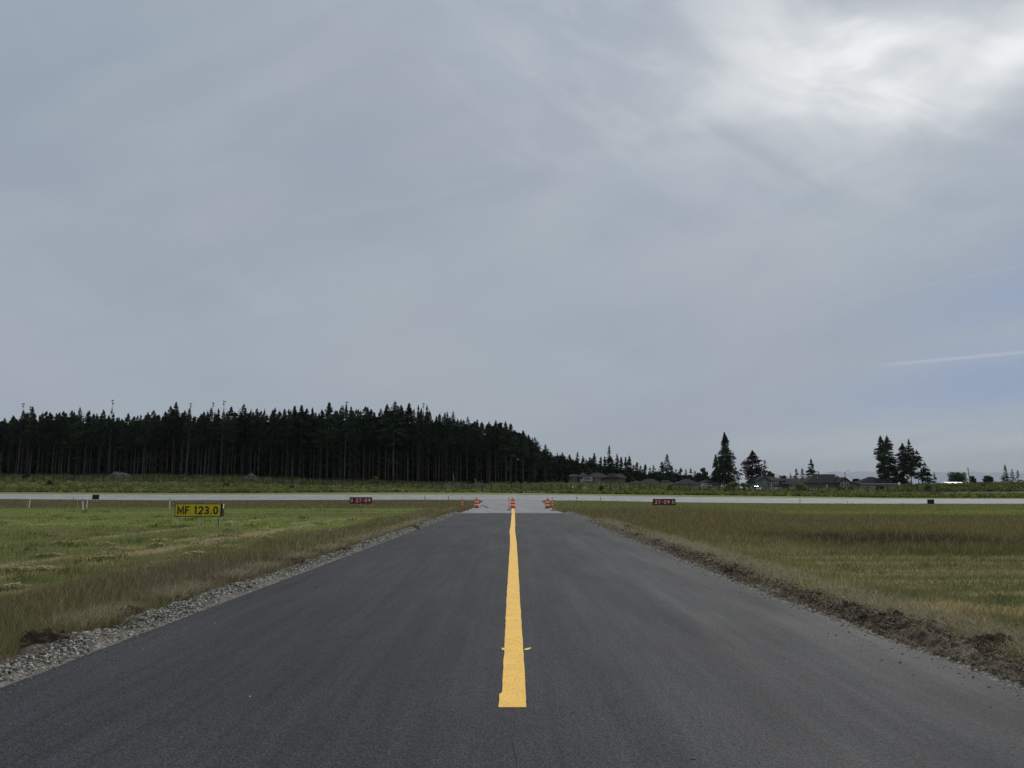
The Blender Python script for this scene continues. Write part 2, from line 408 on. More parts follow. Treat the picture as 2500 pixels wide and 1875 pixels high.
# ------------------------------------------------------------------ grass colours
def lerp(a, b, t): return a*(1-t[:, None])+b*t[:, None]
def gcol(X, Y):
    """albedo of the turf at (X,Y): mown, tall, dry and flowering patches"""
    X = np.asarray(X, float); Y = np.asarray(Y, float); n = len(X)
    one = np.ones(n)
    green = np.array([.084,.096,.034]); olive = np.array([.088,.086,.036]); brown = np.array([.066,.056,.034])
    lush = np.array([.100,.122,.032]); straw = np.array([.24,.20,.10]); dark = np.array([.042,.040,.018]); ygreen = np.array([.100,.118,.028])
    c = np.tile(green, (n, 1))
    nA = fbm(X*.22, Y*.16, 4, 3); nB = fbm(X*.06, Y*.22, 4, 9); nC = fbm(X*.9, Y*.5, 3, 21)
    L_ = X < 0
    # ---- left
    cl = lerp(np.tile(green, (n, 1)), np.tile(olive, (n, 1)), sstep(.4, .65, nA))
    cl = lerp(cl, np.tile(lush, (n, 1)), sstep(.42, .62, nB)*sstep(28, 38, Y)*sstep(82, 74, Y)*.9)
    tall = sstep(-8.6, -7.2, X+(nA-.5)*1.5)
    cl = lerp(cl, np.tile(olive*.74, (n, 1)), tall)
    cl = lerp(cl, np.tile(brown, (n, 1)), tall*sstep(.42, .62, fbm(X*.35, Y*.12, 3, 44)))
    cl = lerp(cl, np.tile(olive*.75, (n, 1)), sstep(78, 84, Y+(nA-.5)*3))
    cl = lerp(cl, np.tile(brown*.95, (n, 1)), sstep(80, 86, Y)*sstep(.45, .6, nB))
    for xl, a, wd in ((-10.1, .5, .30), (-7.9, .4, .10), (-11.3, .3, .18), (-14.8, .25, .2), (-19, .15, .25)):
        wob = (fbm(Y*.5, Y*0+xl, 3, 5)-.5)*.6
        m_ = np.exp(-((X-xl-wob)/wd)**2)*a*sstep(.36, .6, nC)*sstep(45, 30, Y)
        cl = lerp(cl, np.tile(straw, (n, 1)), np.clip(m_, 0, 1))
    cl = lerp(cl, np.tile(straw, (n, 1)), sstep(.67, .78, fbm(X*.5, Y*.9, 3, 77))*.4*(1-tall)*sstep(60, 40, Y))
    # ---- right
    tan_ = np.array([.112,.096,.046])
    cr = lerp(np.tile(olive*1.0, (n, 1)), np.tile(tan_, (n, 1)), sstep(.35, .62, fbm(X*.15, Y*.9, 4, 31)))
    cr = lerp(cr, np.tile(green*.9, (n, 1)), sstep(.55, .7, nA)*.7)
    cr = lerp(cr, np.tile(straw, (n, 1)), sstep(.58, .72, fbm(X*.25+Y*.3, Y*2.2, 4, 32))*.6*sstep(19.5, 17, Y))
    edge = 20.3+(nC-.5)*.8
    t1 = sstep(edge-.4, edge+.2, Y)*sstep(8, 11, X)
    t1 = np.maximum(t1, sstep(24, 30, Y))
    cr = lerp(cr, np.tile(np.array([.076,.068,.026]), (n, 1)), t1)
    cr = lerp(cr, np.tile(np.array([.045,.056,.020]), (n, 1)), t1*sstep(25.5, 21, Y)*.6)
    cr = lerp(cr, np.tile(np.array([.021,.017,.010]), (n, 1)), t1*sstep(22, 24, Y)*sstep(33, 27, Y+(nA-.5)*6)*sstep(7, 10, X)*sstep(19, 13, X)*.85)
    cr = lerp(cr, np.tile(brown*1.1, (n, 1)), sstep(36, 42, Y)*sstep(.42, .6, nB)*.8)
    cr = lerp(cr, np.tile(ygreen, (n, 1)), sstep(51, 56, Y)*sstep(74, 68, Y)*sstep(14, 24, X)*(.45+.55*sstep(.35, .6, fbm(X*.08, Y*.5, 3, 64))))
    cr = lerp(cr, np.tile(green*.95, (n, 1)), sstep(70, 80, Y))
    cr = cr*.92
    c = np.where(L_[:, None], cl, cr)
    # beyond the runway: pale mown verge, then rough ground
    c = lerp(c, np.tile(np.array([.125,.135,.045]), (n, 1)), sstep(163, 166, Y))
    c = lerp(c, np.tile(np.array([.06,.068,.026]), (n, 1)), sstep(176, 182, Y))
    return c*2.45
def gheight(X, Y):
    nA = fbm(X*.22, Y*.16, 4, 3)
    hl = .085+.14*sstep(-8.6, -7.2, X+(nA-.5)*1.5)
    hl = np.where(Y > 80, .22, hl)
    hr = .12+.17*sstep(19.6, 21.5, Y)*sstep(7.5, 11, X)+.0*Y; hr = np.maximum(hr, .12+.14*sstep(23, 28, Y))
    hr = np.maximum(hr, .21*sstep(7.0, 6.2, X)*sstep(26, 22, Y))
    hr = np.where((Y > 51) & (X > 20), .16, hr)
    return np.where(X < 0, hl, hr)

# ------------------------------------------------------------------ ground sheet
ys = [ -40, -10, 1.5]
y = 2.2
while y < 100: ys.append(y); y *= 1.022
ys += list(np.arange(100, 310, 2.5)) + [320, 340, 370, 400, 420, 480, 560, 700, 900, 1500, 3000, 6000, 12000, 25000, 70000]
ys = sorted(set([round(v, 3) for v in ys] + [float(r[0]) for r in ROWS]))
us = np.linspace(-1.05, 1.05, 331)
us = np.concatenate([[-12,-6,-3,-2,-1.5,-1.2], us, [1.2,1.5,2,3,6,12]])
Yg, Ug = np.meshgrid(ys, us, indexing='ij')
Xg = Ug*np.clip(np.maximum(Yg, 6), 6, 60000)
Xg = np.clip(Xg, -70000, 70000)
Zg = zt(Xg, Yg)
inside = (Xg > ledge(Yg)+.15) & (Xg < redge(Yg)-.15) & (Yg < 133)
Zg = np.where(inside, Zg-.02, Zg)
Zg = np.where((Yg > 136) & (Yg < 164), Zg-.15, Zg)
lump = (fbm(Xg*.8, Yg*.8, 3, 50)-.5)*.07
Zg = Zg+np.where((~inside) & (Yg < 60) & ((Xg < -5.4) | (Xg > 5.4)), lump, 0)
cg = gcol(Xg.ravel(), Yg.ravel())*.6
g = gridmesh('ground', np.stack([Xg, Yg, Zg], -1).reshape(-1, 3), len(ys), len(us), colors=cg)
tag(link('ground', g, M['ground']), kind='structure')

# ------------------------------------------------------------------ asphalt
def asphalt(name, base, light, rough, streaks, along=(1,.05,1)):
    m = bpy.data.materials.new(name); m.use_nodes = True; t = m.node_tree; n_ = t.nodes; l_ = t.links
    b = n_['Principled BSDF']; b.inputs['Roughness'].default_value = rough; b.inputs['Specular IOR Level'].default_value = .09
    tc = n_.new('ShaderNodeTexCoord')
    def nz(sc, st=(1,1,1), det=4, r=.6):
        mp = n_.new('ShaderNodeMapping'); mp.inputs['Scale'].default_value = st; l_.new(tc.outputs['Object'], mp.inputs[0])
        q = n_.new('ShaderNodeTexNoise'); q.inputs['Scale'].default_value = sc; q.inputs['Detail'].default_value = det; q.inputs['Roughness'].default_value = r
        l_.new(mp.outputs[0], q.inputs['Vector']); return q.outputs[0]
    def mr(v, a, b_, c, d):
        q = n_.new('ShaderNodeMapRange'); l_.new(v, q.inputs[0])
        for k, z in zip((1,2,3,4), (a,b_,c,d)): q.inputs[k].default_value = z
        return q.outputs[0]
    def mul(a, b_):
        q = n_.new('ShaderNodeMath'); q.operation = 'MULTIPLY'; l_.new(a, q.inputs[0])
        if isinstance(b_, float): q.inputs[1].default_value = b_
        else: l_.new(b_, q.inputs[1])
        return q.outputs[0]
    vo = n_.new('ShaderNodeTexVoronoi'); vo.inputs['Scale'].default_value = 75; l_.new(tc.outputs['Object'], vo.inputs['Vector'])
    sp = n_.new('ShaderNodeSeparateColor'); l_.new(vo.outputs['Color'], sp.inputs[0])
    grain = mr(sp.outputs[0], 0, 1, .62, 1.4)
    fine = mr(nz(60, (1,1,1), 3, .7), .3, .7, .7, 1.3)
    patch = mr(nz(.55, (1,.35,1), 5), .3, .7, .82, 1.2)
    strk = mr(nz(2.2 if along[1] < 1 else .35, along, 5), .3, .7, 1-streaks, 1+streaks)
    strk2 = mr(nz(9, (1,.03,1), 3), .3, .7, 1-streaks*.9, 1+streaks*.9)
    stain = mr(nz(1.7, (1,.6,1), 6, .7), .26, .40, .74, 1.0)
    v = mul(mul(mul(mul(grain, fine), patch), stain), mul(strk, strk2))
    vm = n_.new('ShaderNodeVectorMath'); vm.operation = 'SCALE'; vm.inputs[0].default_value = base; l_.new(v, vm.inputs['Scale'])
    out = vm.outputs[0]
    if light:   # worn pale patches
        mx = n_.new('ShaderNodeMix'); mx.data_type = 'RGBA'; l_.new(mr(nz(.5, (.6,1.6,1), 5), .5, .68, 0, .6), mx.inputs[0])
        l_.new(out, mx.inputs[6]); mx.inputs[7].default_value = (*light, 1); out = mx.outputs[2]
    l_.new(out, b.inputs['Base Color'])
    l_.new(mr(nz(1.1, (1,.12,1), 4), .3, .7, rough-.07, rough+.09), b.inputs['Roughness'])
    bp = n_.new('ShaderNodeBump'); bp.inputs['Strength'].default_value = .7; bp.inputs['Distance'].default_value = .006
    ad = n_.new('ShaderNodeMath'); ad.operation = 'ADD'; l_.new(vo.outputs['Distance'], ad.inputs[0]); l_.new(nz(35, (1,1,1), 3), ad.inputs[1])
    l_.new(ad.outputs[0], bp.inputs['Height']); l_.new(bp.outputs[0], b.inputs['Normal'])
    return m
M['asphalt'] = asphalt('new_asphalt', (.047,.0485,.053), None, .76, .13)
M['old_asphalt'] = asphalt('old_asphalt', (.235,.238,.235), (.30,.30,.285), .8, .08)
M['runway'] = asphalt('runway_asphalt', (.285,.287,.285), None, .85, .12, (.06,1,1))

def strip(name, y0, y1, n, lf, rf, nc, zf, m, thick=.05, jag=0):
    yy = np.geomspace(max(y0, .5), y1, n) if y0 > .4 else np.concatenate([[y0], np.geomspace(.5, y1, n-1)])
    rows = []
    for i, yv in enumerate(yy):
        lo = float(lf(yv)); hi = float(rf(yv))
        if jag:
            lo += (float(fbm(np.array([yv*2.2]), np.array([1.]), 4, 5)[0])-.5)*jag; hi += (float(fbm(np.array([yv*2.2]), np.array([8.]), 4, 6)[0])-.5)*jag
        xs = np.concatenate([[lo-.02], np.linspace(lo, hi, nc), [hi+.02]])
        z = np.array([zf(x, yv) for x in xs]); z[0] -= thick; z[-1] -= thick
        rows.append(np.stack([xs, np.full(len(xs), yv), z], -1))
    nr = len(rows); ncc = nc+2
    V = np.concatenate(rows)
    return link(name, gridmesh(name, V, nr, ncc, smooth=False), m)
o = strip('taxiway', -6, 61.5, 160, ledge, redge, 5, lambda x, y: .030, M['asphalt'], .05, .05); tag(o, kind='structure')
o = strip('connector_pavement', 61.55, 136.2, 60, ledge, redge, 9, lambda x, y: ztf(x, y)+.022, M['old_asphalt'], .05, .06); tag(o, kind='structure')
# runway
xs = np.linspace(-420, 420, 211); rows = []
for yv in np.linspace(135, 165, 9):
    z = zt(xs, np.full(len(xs), yv))+.05-(.12 if yv in (0,) else 0)
    rows.append(np.stack([xs, np.full(len(xs), yv), z], -1))
tag(link('runway', gridmesh('runway', np.concatenate(rows), 9, len(xs)), M['runway']), kind='structure')
# transverse saw-cut joint and thin lip where old pavement starts
# gravel service path beyond the runway
rows = []
for k in range(24):
    t = k/23.; px = 1245+t*190; yv = 165.5+t*t*40+t*14
    a = (1245+t*215, yv, .8+1.2*t)
    X, Y_, _ = on(a[0], yv)
    for q in (-1, -.4, .4, 1):
        yy = Y_+q*a[2]*1.6; rows.append((X, yy, ztf(X, yy)+.06))
gm = mat('path_gravel', (.27,.26,.23), rough=1, noise=.3, nscale=2)
tag(link('path', gridmesh('path', np.array(rows), 24, 4), gm), kind='structure')

# ------------------------------------------------------------------ yellow centre line
def line_mat():
    m = mat('road_paint', (.97,.58,.115), rough=.7, spec=.25, noise=.09, nscale=4)
    t = m.node_tree; n_ = t.nodes; l_ = t.links; b = n_['Principled BSDF']
    tc = n_.new('ShaderNodeTexCoord'); q = n_.new('ShaderNodeTexNoise'); q.inputs['Scale'].default_value = 95; q.inputs['Detail'].default_value = 4
    l_.new(tc.outputs['Object'], q.inputs['Vector'])
    mr = n_.new('ShaderNodeMapRange'); l_.new(q.outputs[0], mr.inputs[0])
    mr.inputs[1].default_value = .36; mr.inputs[2].default_value = .405
    mx = n_.new('ShaderNodeMix'); mx.data_type = 'RGBA'; l_.new(mr.outputs[0], mx.inputs[0])
    src = b.inputs['Base Color'].links[0].from_socket
    mx.inputs[6].default_value = (.07,.06,.05,1); l_.new(src, mx.inputs[7]); l_.new(mx.outputs[2], b.inputs['Base Color'])
    bp = n_.new('ShaderNodeBump'); bp.inputs['Distance'].default_value = .003; l_.new(q.outputs[0], bp.inputs['Height']); l_.new(bp.outputs[0], b.inputs['Normal'])
    return m
M['paint'] = line_mat()
yy = np.concatenate([np.arange(float(gp(1250, 1726.5, .034)[1]), 20, .05), np.geomspace(20, 81.5, 160)])
rows = []
for yv in yy:
    c = np.interp(yv, [6, 12, 17, 26, 34, 40, 60, 82], [.017, .02, .03, .045, .02, .05, .10, .10])
    hw = np.interp(yv, [6, 16, 26, 60, 82], [.099, .108, .108, .125, .13])
    l = c-hw+(fbm(np.array([yv*3]), np.array([2.]), 3, 8)[0]-.5)*.012; r = c+hw+(fbm(np.array([yv*3]), np.array([5.]), 3, 9)[0]-.5)*.012
    if yv < 6.72: l -= .020
    if yv < 6.30: l += .012
    if 31 < yv < 36: l -= .012; 
    z = .034 if yv < 61.4 else ztf(0, yv)+.03
    rows += [(l, yv, z), (c, yv, z), (r, yv, z)]
ln = link('centre_line', gridmesh('centre_line', np.array(rows), len(yy), 3, smooth=False), M['paint'])
tag(ln, kind='structure')
mb = MB()
for poly in ([(1224,1581),(1233,1582),(1231.5,1587),(1226,1587)], [(1279.6,1586),(1283,1583),(1292,1581),(1298,1580.5),(1293,1585),(1287,1587),(1281,1587)], [(1236,1444),(1238.5,1444),(1238.5,1446),(1236,1446)], [(1263.5,1392),(1266,1392),(1266,1393.5),(1263.5,1393.5)]):
    mb.add([tuple(gp(a, b_, .0375)) for a, b_ in reversed(poly)], [tuple(range(len(poly)))])
tag(mb.build('paint_tick', mat('pale_paint', (.75,.6,.2), noise=.2, nscale=30)), kind='structure')

rows = []
for k in range(90):
    yv = 1.2+k*.06; x = .03+(fbm(np.array([yv*2.]), np.array([3.]), 4, 31)[0]-.5)*.05; hw = .004+.006*fbm(np.array([yv*5.]), np.array([1.]), 3, 3)[0]
    rows += [(x-hw, yv, .0335), (x+hw, yv, .0335)]
tag(link('paving_joint', gridmesh('paving_joint', np.array(rows), 90, 2), mat('joint_bitumen', (.022,.022,.024), noise=.2, nscale=9)), kind='structure')
# ------------------------------------------------------------------ shoulders: gravel / soil relief
def shoulder(name, side, colf, hf, nr=900):
    yy = np.geomspace(3.0, 62, nr); nc = 34; V = []; Cc = []
    for yv in yy:
        e = float(ledge(yv) if side < 0 else redge(yv))
        wd = np.interp(yv, [3, 9, 25, 62], [.92, .74, .55, .75]) if side < 0 else np.interp(yv, [3, 9, 20, 35, 62], [1.0, .85, .95, 1.0, .85])
        wd += (float(fbm(np.array([yv*.9]), np.array([side*3.]), 4, 12)[0])-.5)*.55
        t = np.linspace(0, 1, nc); X = e+side*(-.03+t*wd); Yv = np.full(nc, yv)
        h = hf(t, X, Yv)
        V.append(np.stack([X, Yv, h], -1)); Cc.append(colf(t, X, Yv))
    me = gridmesh(name, np.concatenate(V), nr, nc, colors=np.concatenate(Cc), smooth=True)
    m = mat(name+'_surface', attr='Col', noise=.5, nscale=30, rough=1, spec=.1, bump=.02, bscale=45)
    return tag(link(name, me, m), kind='structure')
def hL(t, X, Y):
    prof = np.sin(np.clip(t, 0, 1)*math.pi)**.8
    return .012+prof*.085+(fbm(X*4, Y*2.2, 4, 2)-.5)*.17*prof+(fbm(X*20, Y*20, 3, 4)-.5)*.035*prof+.03*t
def cL(t, X, Y):
    g_ = np.array([.15,.14,.12]); d = np.array([.085,.062,.045])
    k = np.clip(sstep(.55, .8, t+(fbm(X*2, Y*1.2, 3, 15)-.5)*1.1), 0, 1)
    return lerp(np.tile(g_, (len(t), 1)), np.tile(d, (len(t), 1)), k)*(.75+.5*fbm(X*9, Y*9, 3, 6))[:, None]
shoulder('gravel_shoulder', -1, cL, hL)
def brk(Y): return .6+.4*sstep(.36, .56, fbm(np.asarray(Y, float)*.55, np.asarray(Y, float)*0+4., 3, 88))
def hR(t, X, Y):
    prof = np.sin(np.clip(t, 0, 1)*math.pi)**.7; near = np.clip(1.25-Y/40, .45, 1)
    r = np.abs(fbm(X*3.2, Y*2.2, 4, 22)-.5)*2
    return .012+prof*(.04+.30*brk(Y)*(1-r)*near*sstep(.15, .5, t)*fbm(X*.9, Y*.8, 2, 66))+(fbm(X*14, Y*14, 4, 24)-.5)*.07*prof+.03*t
def cR(t, X, Y):
    s_ = np.array([.105,.082,.058]); g_ = np.array([.20,.19,.165])
    k = sstep(40, 16, Y+(fbm(X, Y, 3, 14)-.5)*14)*sstep(.10, .24, t*brk(Y)+(fbm(X*3, Y*2, 3, 18)-.5)*.3)
    k = np.maximum(k, sstep(.75, .95, t)*.8)
    base = lerp(np.tile(g_, (len(t), 1)), np.tile(s_, (len(t), 1)), k)
    dry = sstep(.58, .7, fbm(X*2.4, Y*1.6, 3, 99))*sstep(12, 8, Y)
    return lerp(base, np.tile(np.array([.20,.165,.115]), (len(t), 1)), dry*.7)*(.7+.6*fbm(X*8, Y*8, 3, 6))[:, None]
shoulder('soil_shoulder', 1, cR, hR)

# low-poly stone kit merged to one uncountable mass each
PH = (1+5**.5)/2
ICO = np.array([(-1,PH,0),(1,PH,0),(-1,-PH,0),(1,-PH,0),(0,-1,PH),(0,1,PH),(0,-1,-PH),(0,1,-PH),(PH,0,-1),(PH,0,1),(-PH,0,-1),(-PH,0,1)])/math.hypot(1, PH)
IT = np.array([(0,11,5),(0,5,1),(0,1,7),(0,7,10),(0,10,11),(1,5,9),(5,11,4),(11,10,2),(10,7,6),(7,1,8),(3,9,4),(3,4,2),(3,2,6),(3,6,8),(3,8,9),(4,9,5),(2,4,11),(6,2,10),(8,6,7),(9,8,1)])
def stones(name, pos, size, cols, squash=.7):
    n = len(pos); v = ICO[None]*(.75+.5*RNG.random((n, 12, 1)))
    a = RNG.random(n)*6.28; ca, sa = np.cos(a), np.sin(a)
    sx = (.7+.6*RNG.random(n)); v = v*np.stack([sx, 1/sx, np.full(n, squash)], -1)[:, None, :]
    x = v[..., 0]*ca[:, None]-v[..., 1]*sa[:, None]; y_ = v[..., 0]*sa[:, None]+v[..., 1]*ca[:, None]
    v = np.stack([x, y_, v[..., 2]], -1)*size[:, None, None]+pos[:, None, :]
    t = IT[None]+(np.arange(n)*12)[:, None, None]
    return nmesh(name, v.reshape(-1, 3), tris=t.reshape(-1, 3), colors=np.repeat(cols, 12, 0))
M['stone'] = mat('crushed_stone', attr='Col', rough=.9, spec=.2, noise=.15, nscale=40)
n = 46000
Ys = 5.5*np.exp(RNG.random(n)*math.log(60/5.5)); t = RNG.random(n)**.9
eL = ledge(Ys); wd = np.interp(Ys, [3, 9, 25, 62], [.88, .70, .52, .7])
X = eL-.0-t*wd*.92; sz = (.004+.012*RNG.random(n)**3)*(1+Ys/22)
Z = hL(t, X, Ys)+sz*.2
keep = (RNG.random(n) > sstep(.55, .85, t+(fbm(X*2, Ys*1.2, 3, 15)-.5)*1.1)*.93)
cc = np.array([.27,.255,.215])*(.2+1.5*RNG.random((n, 1))**1.3)*(1+(RNG.random((n, 3))-.5)*.08)
me = stones('gravel', np.stack([X, Ys, Z], -1)[keep], sz[keep], cc[keep])
tag(link('gravel', me, M['stone']), 'loose grey crushed gravel spilled along the left edge of the dark asphalt', 'gravel', kind='stuff')
n = 22000
Ys = 5.5*np.exp(RNG.random(n)*math.log(60/5.5)); t = RNG.random(n)
X = redge(Ys)+t*.9; sz = (.006+.012*RNG.random(n)**2)*(1+Ys/22)
Z = hR(t, X, Ys)+sz*.1
soilk = sstep(40, 16, Ys+(RNG.random(n)-.5)*14)*sstep(.1, .3, t)
cc = lerp(np.tile([.27,.25,.215], (n, 1)), np.tile([.13,.10,.07], (n, 1)), soilk)*(.45+1.1*RNG.random((n, 1)))
me = stones('soil_crumbs', np.stack([X, Ys, Z], -1), sz, cc, .8)
tag(link('soil_crumbs', me, M['stone']), 'crumbly dark soil and small stones banked along the right asphalt edge', 'soil', kind='stuff')

n = 800
Ys_ = 4.5*np.exp(RNG.random(n)*math.log(40/4.5)); sd2 = np.where(RNG.random(n) < .5, -1, 1); off = RNG.exponential(.16, n)+.01
mid = RNG.random(n) < .07; X = np.where(sd2 < 0, ledge(Ys_)+off, redge(Ys_)-off); X = np.where(mid, RNG.uniform(-3.8, 3.8, n), X)
me = stones('loose_pebbles', np.stack([X, Ys_, np.full(n, .034)], -1), (.003+.007*RNG.random(n)**3)*(1+Ys_/22), np.array([.22,.21,.18])*(.3+1.2*RNG.random((n, 1))))
tag(link('loose_pebbles', me, M['stone']), 'loose pebbles strayed from the shoulders onto the dark asphalt', 'pebbles', kind='stuff')
# turned sods: single lumps with roots
def lumpmesh(name, sx, sy, sz, seed, nu=26, nv=16, amp=.5, fr=2.2):
    th = np.linspace(0, 2*math.pi, nu+1); ph = np.linspace(0, math.pi/2*1.12, nv)
    T, H = np.meshgrid(th, ph, indexing='ij')
    x = np.cos(T)*np.sin(H); y_ = np.sin(T)*np.sin(H); z = np.cos(H)
    nzv = fbm(x*fr+5*seed+z*fr*.7, y_*fr+3+z*fr*.9, 4, seed)
    nz2 = np.abs(fbm(x*fr*3+z*2, y_*fr*3+z, 3, seed+4)-.5)
    r = 1+(nzv-.5)*2*amp+nz2*amp*.6
    r[-1] = r[0]
    V = np.stack([x*r*sx, y_*r*sy, z*r*sz], -1).reshape(-1, 3)
    return gridmesh(name, V, nu+1, nv, smooth=True)
sods = [(88,1592,.30,.17,'reddish brown lump of turned sod at the left gravel edge, nearest the camera'),
        (300,1520,.24,.15,'round brown sod clod curling over the left gravel'),
        (225,1542,.14,.07,'small flat brown sod scrap left of the gravel'),
        (420,1480,.16,.10,'dark sod lump where tall grass meets left gravel'),
        (720,1380,.22,.13,'dark upright sod lump halfway along left gravel'),
        (830,1352,.26,.11,'low broken sod strip beyond the upright left lump'),
        (1005,1293,.34,.13,'farthest sod heap on the left gravel before the drums'),
        (2440,1610,.36,.16,'large rounded dark sod with dry grass at lower right verge'),
        (2270,1560,.26,.14,'dark hollow sod lump on the right soil bank'),
        (2150,1530,.22,.12,'ragged soil clod midway along right soil bank'),
        (1815,1408,.28,.15,'dark curled sod crest on the right gravel bank'),
        (1745,1376,.30,.16,'upright dark sod beside pale grass tuft on right bank'),
        (1537,1297,.30,.18,'small dark sod block far along the right verge')]
for k, (px, py, r, h, lab) in enumerate(sods):
    p = gp(px, py)
    e = float(ledge(p[1]) if p[0] < 0 else redge(p[1]))
    x = p[0]
    o = link('sod_clump', lumpmesh('sod_clump', r*.78, r*.55, h*.85, 40+k, 44, 26, .8, 3.4), M['soil'])
    o.location = (x+(.10 if x < 0 else -.10), p[1], .06); tag(o, lab, 'clump of sod')
# extra crumb clods on right bank as uncountable soil
vs_ = []; qs_ = []; base_i = 0
n = 1500
for k in range(n):
    Yv = 5.6*math.exp(random.random()**1.2*math.log(24/5.6)); tt = .2+.75*random.random()
    Xv = float(redge(Yv))+tt*.85; s_ = .014+.034*random.random()**2
    a = np.array([tt]); z = float(hR(a, np.array([Xv]), np.array([Yv]))[0])
    v = ICO*(.45+1.0*RNG.random((12, 1)))*np.array([s_*1.3, s_, s_*.75]); ang = random.random()*6.28
    R_ = np.array([[math.cos(ang), -math.sin(ang), 0], [math.sin(ang), math.cos(ang), 0], [0, 0, 1]])
    vs_.append(v@R_.T+np.array([Xv, Yv, z+s_*.2])); qs_.append(IT+base_i); base_i += 12
me = nmesh('soil_clods', np.concatenate(vs_), tris=np.concatenate(qs_), smooth=True)
sub = link('soil_clods', me, M['soil']); tag(sub, 'dark broken clods of soil heaped on the right verge', 'soil', kind='stuff')
md = sub.modifiers.new('s', 'SUBSURF'); md.levels = 1; md.render_levels = 1

# ------------------------------------------------------------------ grass blades
def blades(name, X, Y, H, Wd, Cc, lean=.35, flat=None):
    n = len(X); Z = zt(X, Y)+0.0
    a = RNG.random(n)*2*math.pi; ln_ = lean*(.3+RNG.random(n)); b = RNG.random(n)*2*math.pi
    if flat is not None: ln_ = ln_+flat
    dx = np.cos(a); dy = np.sin(a); lx = np.cos(b)*ln_*H+.06*H; ly = np.sin(b)*ln_*H
    base = np.stack([X, Y, Z-.01], -1)
    wv = np.stack([dx*Wd, dy*Wd*.5, np.zeros(n)], -1)*.5
    mid = base+np.stack([lx*.35, ly*.35, H*.6], -1)
    tip = base+np.stack([lx, ly, H*(1-.25*np.minimum(ln_, 1.5)**1.0)], -1)
    V = np.stack([base-wv, base+wv, mid+wv*.75, mid-wv*.75, tip], 1).reshape(-1, 3)
    i = np.arange(n)*5
    q = np.stack([i, i+1, i+2, i+3], -1); t = np.stack([i+3, i+2, i+4], -1)
    Cv = np.repeat(Cc, 5, 0)
    return nmesh(name, V, quads=q, tris=t, colors=Cv)
def field(side, n):
    Y = 6.0*np.exp(RNG.random(n)*math.log(128/6.0)); U = RNG.random(n)
    e = np.where(side < 0, -ledge(Y), redge(Y))
    wd = np.where(side < 0, np.interp(Y, [3, 9, 25, 62, 70], [.66, .54, .36, .5, .05]), np.interp(Y, [3, 9, 20, 35, 62, 70], [.8, .68, .75, .8, .6, .05]))
    x0 = e+wd+(fbm(Y*1.3, Y*0+side, 4, 70)-.5)*.75-np.where(side > 0, .18, .05)
    x1 = .70*Y+1.2
    ok = x1 > x0
    X = side*(x0+(x1-x0)*U)
    # denser in proportion to width already (uniform U) -> thin the narrow part
    keep = ok & (RNG.random(n) < np.clip((x1-x0)/(.62*Y), .02, 1)) & (RNG.random(n) < np.where(Y > 100, .5, 1))
    X = X[keep]; Y = Y[keep]
    H = gheight(X, Y)*(.55+.75*RNG.random(len(X))); Wd = .0035+.00062*Y
    Wd = Wd*np.where(H > .25, 1.0, 1.15)
    c = gcol(X, Y)
    nh = len(X)
    v = (.55+.95*RNG.random((nh, 1)))
    c = c*v
    # seed heads / dead stems
    dead = RNG.random(nh) < np.where(H > .2, .18, .12)
    c = np.where(dead[:, None], c*.5+np.array([.26,.22,.13])*.6, c)
    red = (RNG.random(nh) < .22) & (H > .22)
    c = np.where(red[:, None], c*.6+np.array([.085,.058,.038])*.5, c)
    return X, Y, H, Wd, c
for side, nm, lab, nn_ in ((-1, 'grass', 'mown green grass field with taller brown fringe left of the asphalt', 330000), (1, 'grass', 'olive and brown tall grass field right of the asphalt', 330000)):
    X, Y, H, Wd, c = field(side, nn_)
    tag(link(nm, blades(nm, X, Y, H, Wd, c), M['grass']), lab, 'grass', kind='stuff')
n = 30000
Y = 5.6*np.exp(RNG.random(n)**1.1*math.log(45/5.6)); tt = .12+.85*RNG.random(n); X = redge(Y)+tt*.9
zf_ = hR(tt, X, Y); L2 = .025+.05*RNG.random(n); b = RNG.random(n)*6.28
e = np.stack([np.cos(b)*L2, np.sin(b)*L2, L2*(RNG.random(n)-.25)], -1); q = np.stack([-np.sin(b), np.cos(b), RNG.random(n)*.8], -1)*(.0018+.00035*Y)[:, None]
c0 = np.stack([X, Y, zf_+.012], -1); V = np.stack([c0-e-q, c0-e+q, c0+e+q, c0+e-q], 1).reshape(-1, 3)
cc = lerp(np.tile([.10,.076,.05], (n, 1)), np.tile([.42,.36,.24], (n, 1)), RNG.random(n)**1.6)
tag(link('root_fibres', nmesh('root_fibres', V, quads=(np.arange(n)*4)[:, None]+np.arange(4)[None], colors=np.repeat(cc, 4, 0)), M['grass']), 'dead roots and brown straw tangled through the right soil bank', 'roots', kind='stuff')
# dry pale tufts hanging over the shoulders
n = 52000
Y = 6.2*np.exp(RNG.random(n)*math.log(45/6.2)); sd_ = np.where(RNG.random(n) < .45, -1, 1)
tn = fbm(Y*.9, sd_*7., 3, 81)
X = np.where(sd_ < 0, ledge(Y)-.60-.5*RNG.random(n)**1.5, redge(Y)+.62+.75*RNG.random(n)**1.3)
k = tn > .42
X = X[k]; Y = Y[k]; nh = len(X)
c = np.array([.40,.35,.22])*(.35+.9*RNG.random((nh, 1)))
tag(link('dry_grass', blades('dry_grass', X, Y, .16+.22*RNG.random(nh), .003+.0005*Y, c, lean=1.1), M['grass']), 'pale dry grass tufts drooping over both shoulders of the asphalt', 'grass', kind='stuff')
n = 9000
Y = 6.5*np.exp(RNG.random(n)*math.log(75/6.5)); sd_ = np.where(RNG.random(n) < .42, -1, 1)
X = np.where(sd_ < 0, ledge(Y)-.7-2.6*RNG.random(n), redge(Y)+.9+RNG.random(n)*(.62*Y-4))
